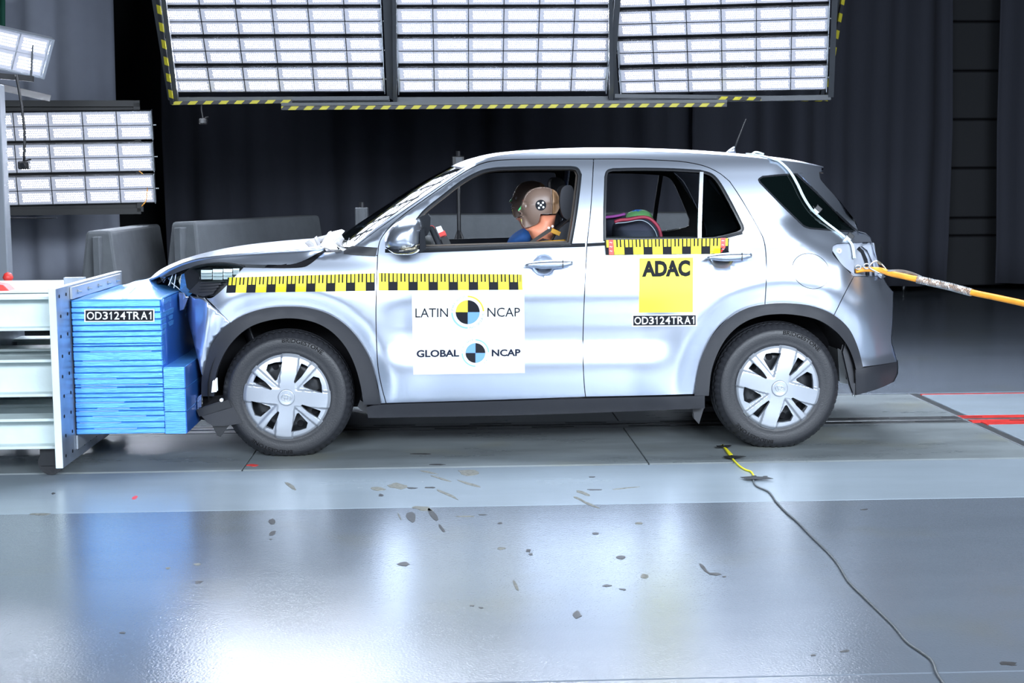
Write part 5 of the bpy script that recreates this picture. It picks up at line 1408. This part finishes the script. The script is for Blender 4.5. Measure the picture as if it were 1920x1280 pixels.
    E_ = [('pel', 'wai'), ('wai', 'che'), ('che', 'nek'), ('che', 'ls'), ('che', 'rs'), ('ls', 'le'), ('rs', 're'), ('le', 'lh'), ('re', 'rh'), ('lh', 'lf'), ('rh', 'rf'), ('pel', 'lp'), ('pel', 'rp'), ('lp', 'lk'), ('rp', 'rk'), ('lk', 'la'), ('rk', 'ra'), ('la', 'lt'), ('ra', 'rt')]
    K = list(J); me = bpy.data.meshes.new('body'); me.from_pydata([(J[q][0]+sh[0], J[q][1], J[q][2]) for q in K], [(K.index(a), K.index(b_)) for a, b_ in E_], [])
    bo = bpy.data.objects.new('body', me); link(bo, e); me.materials.append(M[shirt])
    bo.modifiers.new('skin', 'SKIN'); 
    for i, q in enumerate(K): me.skin_vertices[0].data[i].radius = (rad[q], rad[q]); me.skin_vertices[0].data[i].use_root = (q == 'pel')
    bo.modifiers['skin'].use_smooth_shade = True
    bo.modifiers.new('sub', 'SUBSURF').render_levels = 2
    return tag(e, label, 'dummy'), mv, T
d1, mv1, T1 = dummy(.47, 1, 0, 0, 'nearer crash test dummy with round target on its head, in the driver seat', 'skin_brown')
col_ = puff('collar', [(984, 460), (990, 453), (1010, 451), (1040, 452), (1056, 450), (1061, 455), (1061, 462), (984, 462)], .40, .14, 'skin_brown', d1, .02); mv1(col_)
mv1(MB().tube(catmull([lpx(992, 459.5, .24), lpx(1010, 455, .235), (lpx(1035, 453, .235)), lpx(1060, 451, .24)], 4), .007, 8).build('collar_edge', M['amber'], d1, smooth=True))
s = MB(); a, b_ = lpx(1034, 432, .31), lpx(1050, 438, .30); s.box((-.026, -.006, -.012), (.026, .006, .012), .002); s.xf(Matrix.Translation((a+b_)/2) @ Matrix.Rotation(R_(24), 4, 'Y'))
mv1(s.build('belt_sensor', M['amber'], d1))
for (x, y) in ((1029, 427), (1036, 424)): mv1(MB().tube([lpx(x, y, .30), lpx(x, y, .29)], .006, 10).build('sensor_screw', M['zinc'], d1))
s = MB(); P0, P1 = lpx(986, 460, .26), lpx(1034, 428, .30); t = P1-P0
V = [P0+[0, 0, .006], P0-[0, 0, .012], P1-[0, 0, .014], P1+[0, 0, .010]]
mv1(mesh('chest_belt', V+[p+np.array([0, .004, 0]) for p in V], [(0, 1, 2, 3), (7, 6, 5, 4), (0, 3, 7, 4), (1, 5, 6, 2)], M['belt'], d1))
d2, mv2, T2 = dummy(1.23, .905, -19.7, -15, 'farther crash test dummy, dark head half hidden behind the driver', 'blue_cloth')
mv2(puff('shoulder', outline([(949, 459), (955, 446), (966, 436), (978, 429), (984, 428)], [(984, 428), (992, 433), (997, 444), (996, 459)], [(996, 459), (949, 459)]), 1.05, .09, 'blue_cloth', d2, .02))
# child seats on the rear bench
def child(label, dy, k, body, green=None):
    b0 = lpx(1195, 470, dy); e = empty('child_seat', L2W([b0[0], dy, 0]), YAW); sh = Vector((-b0[0], -dy, 0))
    def mv(o):
        for v in o.data.vertices: v.co = v.co+sh
        return o
    return tag(e, label, 'child seat'), mv
c1, mc1 = child('navy child seat with crimson piping, nearest in the rear window', .46, 1, None)
mc1(puff('shell', outline([(1148, 446), (1148, 428), (1153, 417), (1175, 410), (1203, 405), (1222, 411), (1235, 425), (1243, 447)], [(1243, 447), (1246, 520), (1200, 545), (1140, 540)], [(1140, 540), (1148, 446)]), .46, .20, 'navy_cloth', c1, .02))
P = catmull([lpx(x, y, .27) for x, y in ((1152, 416), (1163, 412.5), (1180, 411), (1203, 407), (1217, 409.5), (1228, 418), (1236, 430), (1240, 447), (1242, 470))], 4)
mc1(MB().tube(P, .009, 8).build('piping', M['crimson'], c1, smooth=True)); mc1(MB().tube([p+np.array([-.018, -.002, -.016]) for p in P[3:]], .0022, 5).build('seam', M['light_ink'], c1, smooth=True))
mc1(puff('shell_hood', outline([(1160, 412), (1180, 407), (1205, 404), (1224, 411)], [(1224, 411), (1236, 424), (1200, 426), (1160, 412)]), .56, .12, 'navy_cloth', c1, .02))
c2, mc2 = child('second child seat behind with a rounded green top', 1.0, 1, None)
mc2(puff('green_top', outline([(1172, 408), (1178, 399), (1190, 394), (1204, 393), (1218, 398), (1226, 411)], [(1226, 411), (1220, 440), (1172, 440)], [(1172, 440), (1172, 408)]), .95, .12, 'green', c2, .02))
mc2(puff('top_mark', outline([(1184, 396), (1194, 392.6), (1204, 393.5)], [(1204, 393.5), (1196, 396.5), (1184, 396)]), .93, .06, 'blue_cloth', c2, .01))
mc2(puff('shell', outline([(1125, 404), (1150, 399), (1166, 398), (1176, 404)], [(1176, 404), (1180, 470), (1160, 510), (1125, 500)], [(1125, 500), (1125, 404)]), 1.02, .16, 'navy_cloth', c2, .02))
mc2(MB().tube(catmull([lpx(x, y, .86) for x, y in ((1128, 408), (1148, 406), (1160, 404), (1172, 401))], 4), .008, 8).build('strap', M['violet'], c2, smooth=True))

# ================================================================== BARRIER
Yb0, Yb1 = 6.94, 7.94
def wpx(x, y, Y=Yb0): return onY(x, y, Y)
bx0, bx1, bx2 = float(wpx(137, 700)[0]), float(wpx(310, 700)[0]), float(wpx(348, 750)[0])
bf = empty('barrier_carriage', (bx0-.05, 7.3, 0)); tag(bf, 'pale steel beam carriage with drilled end plate on casters', 'barrier')
of = Vector((-(bx0-.05), -7.3, 0))
def wb(mb, name, m, parent, o=of, **k):
    for i in range(len(mb.v)): mb.v[i] = tuple(Vector(mb.v[i])+o)
    return mb.build(name, m, parent, **k)
zt_, zb2 = float(onY(107, 541, 6.70)[2]), float(onY(121, 878, 6.70)[2])
px0, px1 = bx0-.036, bx0-.002
pl = wb(MB().box((px0, 6.70, zb2), (px1, 8.05, zt_), .002), 'end_plate', M['white_steel'], bf)
wb(MB().box((px1-.0005, 6.702, zb2+.002), (px1+.0012, 8.048, zt_-.002)), 'plate_face', M['plate_steel'], bf)
for k in range(9):
    z = zb2+.05+k*(zt_-zb2-.09)/8
    for yy in (6.755, 6.875): wb(MB().tube([(px1, yy+.012*(k % 2), z), (px1+.003, yy+.012*(k % 2), z)], .0085, 8), 'bolt_hole', M['matt_black'], bf)
for k in range(9):
    yy = 6.98+k*.12
    wb(MB().tube([(px1, yy, zb2+.045), (px1+.003, yy, zb2+.045)], .0085, 8), 'bolt_hole', M['matt_black'], bf)
def hbeam(z0, z1, y0, y1):
    s = MB(); t = .014; yc = (y0+y1)/2
    x0, x1 = -3.6, px0
    s.box((x0, y0, z1-t), (x1, y1, z1), .002); s.box((x0, y0, z0), (x1, y1, z0+t), .002); s.box((x0, yc-.005, z0+t), (x1, yc+.005, z1-t))
    wb(s, 'beam', M['white_steel'], bf)
for (ya_, yb_) in ((556, 620), (674, 744), (785, 842)):
    z1, z0 = float(onY(60, ya_, 6.76)[2]), float(onY(60, yb_, 6.76)[2])
    for k in range(3): hbeam(z0, z1, 6.76+k*.46, 6.93+k*.46)
# top deck strips over the beams
z1 = float(onY(60, 556, 6.76)[2])
for yy in (7.00, 7.36): wb(MB().box((-3.6, yy, z1), (px0, yy+.10, z1+.010)), 'deck_strip', M['white_steel'], bf)
wb(MB().box((-3.6, 6.82, z1-.012), (px0, 8.0, z1-.004)), 'deck_sheet', M['white_steel'], bf)
wb(MB().box((px0-.10, 7.35, z1+.0), (px0, 7.40, z1+.05)), 'lug', M['plate_steel'], bf)
for xx in (-2.9, px0-.5):
    wb(MB().box((xx-.03, 6.78, .10), (xx+.03, 7.9, z1-.02)), 'upright', M['plate_steel'], bf)
for (xx, yy) in ((px0-.06, 6.86), (px0-.06, 7.8), (-3.0, 6.86), (-3.0, 7.8)):
    wb(MB().tube([(xx, yy-.025, .062), (xx, yy+.025, .062)], .06, 20), 'caster_wheel', M['rubber'], bf, smooth=False)
    z_ = float(onY(60, 842, 6.76)[2])
    s = MB(); s.box((xx-.045, yy-.04, .05), (xx+.035, yy-.032, z_)); s.box((xx-.045, yy+.032, .05), (xx+.035, yy+.04, z_)); s.box((xx-.05, yy-.05, z_-.01), (xx+.05, yy+.05, z_)); wb(s, 'caster_fork', M['steel_black'], bf)
# blue honeycomb block
zz = [562.6, 575.7, 586, 598.7, 609.5, 621, 631, 644, 649, 658.7, 676, 687, 698.5, 709.5, 721, 726, 737, 745, 753.8, 765, 770, 780, 791.5, 803, 813.8]
hb = empty('honeycomb_barrier', (bx0, Yb0, 0)); tag(hb, 'blue layered honeycomb block with code label, crushed by the car', 'barrier')
oh = Vector((-bx0, -Yb0, 0))
ZS = [float(wpx(220, y)[2]) for y in zz]
for k in range(len(ZS)-1):
    a, b_ = ZS[k], ZS[k+1]; j = rnd.uniform(-.0025, .0025); jx_ = rnd.uniform(-.002, .004)
    wb(MB().box((bx0+.002+rnd.uniform(0, .004), Yb0+j, b_+.0012), (bx1+jx_-.012, Yb1, a-.0008), .0035), 'honeycomb_layer', M['blue'], hb, oh)
# thin lips along the seams, their pale colour painted in as glints
for k in range(1, len(ZS)-1, 1):
    if rnd.random() < .6:
        x0 = bx0+rnd.uniform(0, .12); x1 = x0+rnd.uniform(.15, .33)
        wb(MB().box((x0, Yb0-.0035, ZS[k]-.0016), (min(x1, bx1-.012), Yb0+.01, ZS[k]+.0016)), 'seam_glint_lip', M['blue_glint'], hb, oh)
# end sheet
V = []; 
for i in range(9):
    for j in range(9):
        y = Yb0+.002+(Yb1-Yb0)*i/8; z = ZS[-1]+(ZS[0]-ZS[-1])*j/8
        V.append((bx1-.012+.003*math.sin(i*2.1+j)+.010*math.sin(math.pi*i/8)*math.sin(math.pi*j/8)-bx0, y-Yb0, z))
o = mesh('front_sheet', V, grid_faces(9, 9), M['blue_dark'], hb, True); o.modifiers.new('s', 'SOLIDIFY').thickness = .004
# buckled top sheet
V = []; nx, ny = 22, 18
for i in range(nx+1):
    for j in range(ny+1):
        u, v_ = i/nx, j/ny; x = bx0+.001+(bx1-bx0-.012)*u; y = Yb0-.001+(Yb1-Yb0)*v_
        h = .052*math.exp(-((u-.52)/.33)**2)*v_**1.4*(1-.2*u)+.010*math.sin(u*7+v_*5)*v_*(1-v_)*2+.003*math.sin(u*23+v_*9)*v_
        V.append((x-bx0, y-Yb0, ZS[0]+.001+max(h, 0)))
o = mesh('top_sheet', V, grid_faces(nx+1, ny+1), M['blue'], hb, True); o.modifiers.new('s', 'SOLIDIFY').thickness = .003
# stepped bumper element, three cells high
for (ya_, yb_) in ((688, 727.5), (728.5, 771), (772, 813)):
    z1, z0 = float(wpx(330, ya_)[2]), float(wpx(330, yb_)[2]); s = MB(); n = 11
    s.box((bx1-.010, Yb0+.002, z0), (bx2, Yb1, z1), .003)
    for k in range(n):
        a = z0+(z1-z0)*(k+.15)/n; s.box((bx1-.009, Yb0-.0015-rnd.uniform(0, .0015), a), (bx2-.003, Yb0+.004, a+(z1-z0)*.62/n))
    wb(s, 'bumper_cell', M['blue'], hb, oh)
    wb(MB().box((bx2-.002, Yb0+.004, z0+.002), (bx2+.002, Yb1, z1-.002)), 'cell_face', M['blue_dark'], hb, oh)
# clamp strips with bolts
z1, z0 = float(onY(134.1, 538, Yb0)[2]), float(onY(135.4, 561, Yb0)[2])
cs = wb(MB().box((bx0+.0, Yb0, z0), (bx0+.012, Yb1+.02, z1), .0015), 'clamp_strip', M['galv'], hb, oh)
for k in range(5):
    yy = Yb0+.10+.205*k; zc2 = (z0+z1)/2
    s = MB().tube([(bx0+.012, yy, zc2), (bx0+.019, yy, zc2)], .011, 6); s.tube([(bx0+.018, yy, zc2), (bx0+.034, yy, zc2)], .0045, 8); wb(s, 'bolt', M['zinc'], hb, oh)
z1, z0 = float(onY(145, 816, Yb0)[2]), float(onY(145, 842, Yb0)[2])
wb(MB().box((bx0+.0, Yb0, z0), (bx0+.010, Yb0+.9, z1), .0015), 'clamp_strip', M['galv'], hb, oh)
# code label on the block
ql = [(158, 580), (289.5, 579.5), (289.5, 603), (158, 603.5)]
def onb(off): return lambda x, y: onY(x, y, Yb0+off)+np.array(oh)
W = [onb(-.006)(*q) for q in ql]; W2 = [p+np.array([0, .004, 0]) for p in W]
cl = mesh('code_label', W+W2, [(3, 2, 1, 0), (0, 1, 5, 4), (1, 2, 6, 5), (2, 3, 7, 6), (3, 0, 4, 7)], M['white'], hb); cl['label'] = 'black label lettered OD3124TRA1'
poly_px('label_field', [bil(ql, .018, .08), bil(ql, .982, .08), bil(ql, .982, .92), bil(ql, .018, .92)], 'ink', cl, 0, onb(-.0068))
code_text([bil(ql, .03, .19), bil(ql, .985, .19), bil(ql, .985, .81), bil(ql, .03, .81)], 'white', cl, onb(-.0076))
# red clamp, red ball, yellow tag about the carriage
def prismY(name, pts, Y, dep, m, label=None, cat=None, parent=None, bev=.004):
    c = onY(*pts[0], Y) if parent is None else np.array([0, 0, 0.])
    V = [onY(a, b_, Y)-c for a, b_ in pts]; n = len(V)
    f = [tuple(range(n)) if poly_area([(p[0], p[2]) for p in V]) > 0 else tuple(range(n))[::-1], tuple(n+i for i in range(n))[::-1]]+[(i, n+i, n+(i+1) % n, (i+1) % n) for i in range(n)]
    o = mesh(name, V+[p+np.array([0, dep, 0]) for p in V], f, M[m], parent)
    if parent is None: o.location = c; tag(o, label, cat)
    b_ = o.modifiers.new('b', 'BEVEL'); b_.width = bev; b_.segments = 2; return o
prismY('red_clamp', [(-14, 548.5), (21, 548.5), (6, 534), (-14, 531)], 7.02, .10, 'red', 'bright red bracket on top of the steel beams', 'bracket')
q = onY(15, 520, 8.3); e = empty('marker_post', q); tag(e, 'dark post with a small red ball behind the steel beams', 'post')
V = []; s = MB(); s.tube([(0, 0, -.03), (0, 0, -.022), (0, 0, 0), (0, 0, .022), (0, 0, .03)], [.006, .02, .03, .02, .004], 14); s.build('ball', M['red'], e, smooth=True)
MB().tube([(0, 0, -.028), (.012, 0, -.12), (.012, 0, -float(q[2])+.002)], .012, 8).build('stalk', M['camera_black'], e, smooth=True)
prismY('yellow_tag', [(27, 632), (28, 623), (32, 620), (36, 623), (37, 633), (35, 640), (29, 640)], 7.9, .03, 'yellow', 'small yellow tag seen between the steel beams', 'tag', None, .002)

# ================================================================== FLOOR CABLE
e = empty('floor_cable', onZ(1414, 896)); tag(e, 'thin cable on the floor, yellow near the rear wheel then grey', 'cable'); o0 = onZ(1414, 896)
def fz(pts, r): return catmull([onZ(a, b_, r)-o0+np.array([0, 0, 0]) for a, b_ in pts], 5)
MB().tube(fz([(1355, 834), (1368, 853), (1384, 871), (1397, 880), (1408, 884), (1414, 893)], .005), .0048, 6).build('yellow_lead', M['cable_yellow'], e, smooth=True)
a = [onZ(*p)-o0 for p in ((1352, 835), (1357, 835), (1374, 853), (1367, 853))]
mesh('yellow_strip', [p+np.array([0, 0, .0035]) for p in a]+[p+np.array([0, 0, .0015]) for p in a], [(3, 2, 1, 0), (0, 1, 5, 4), (1, 2, 6, 5), (2, 3, 7, 6), (3, 0, 4, 7)], M['cable_yellow'], e)
MB().tube(fz([(1414, 893), (1413, 903), (1420, 912), (1440, 921), (1449, 931), (1455, 940), (1475, 961), (1495, 978), (1522, 1006), (1555, 1038), (1574, 1062), (1591, 1090), (1620, 1119), (1655, 1153), (1678, 1176), (1700, 1203), (1728, 1223), (1748, 1239), (1757, 1262), (1770, 1282), (1788, 1310)], .0042), .0042, 6).build('grey_lead', M['cable_grey'], e, smooth=True)
def tape(pts, m, label):
    c = onZ(*pts[0]); V = [onZ(a, b_, .0105)-c for a, b_ in pts]; n = len(V)
    o = mesh('tape_piece', V+[v-np.array([0, 0, .0015]) for v in V], [tuple(range(n))[::-1]]+[(i, (i+1) % n, n+(i+1) % n, n+i) for i in range(n)], M[m]); o.location = c
    return tag(o, label, 'tape')
tape([(1343, 835), (1372, 834), (1368, 837), (1345, 838)], 'tape_black', 'black tape strip beside the rear tyre across the yellow cable')
tape([(1355, 855), (1372, 853), (1380, 854), (1399, 855), (1370, 859)], 'tape_black', 'black tape strip across the yellow cable nearer the camera')
tape([(1388, 894), (1410, 892), (1440, 894), (1450, 897), (1402, 898)], 'camera_black' if 0 else 'frame_black', 'dark tape patch where the yellow cable turns grey')
MB_ = MB().box((-.012, -.006, 0), (.012, .008, .012), .003).build('connector', M['camera_black'], e)
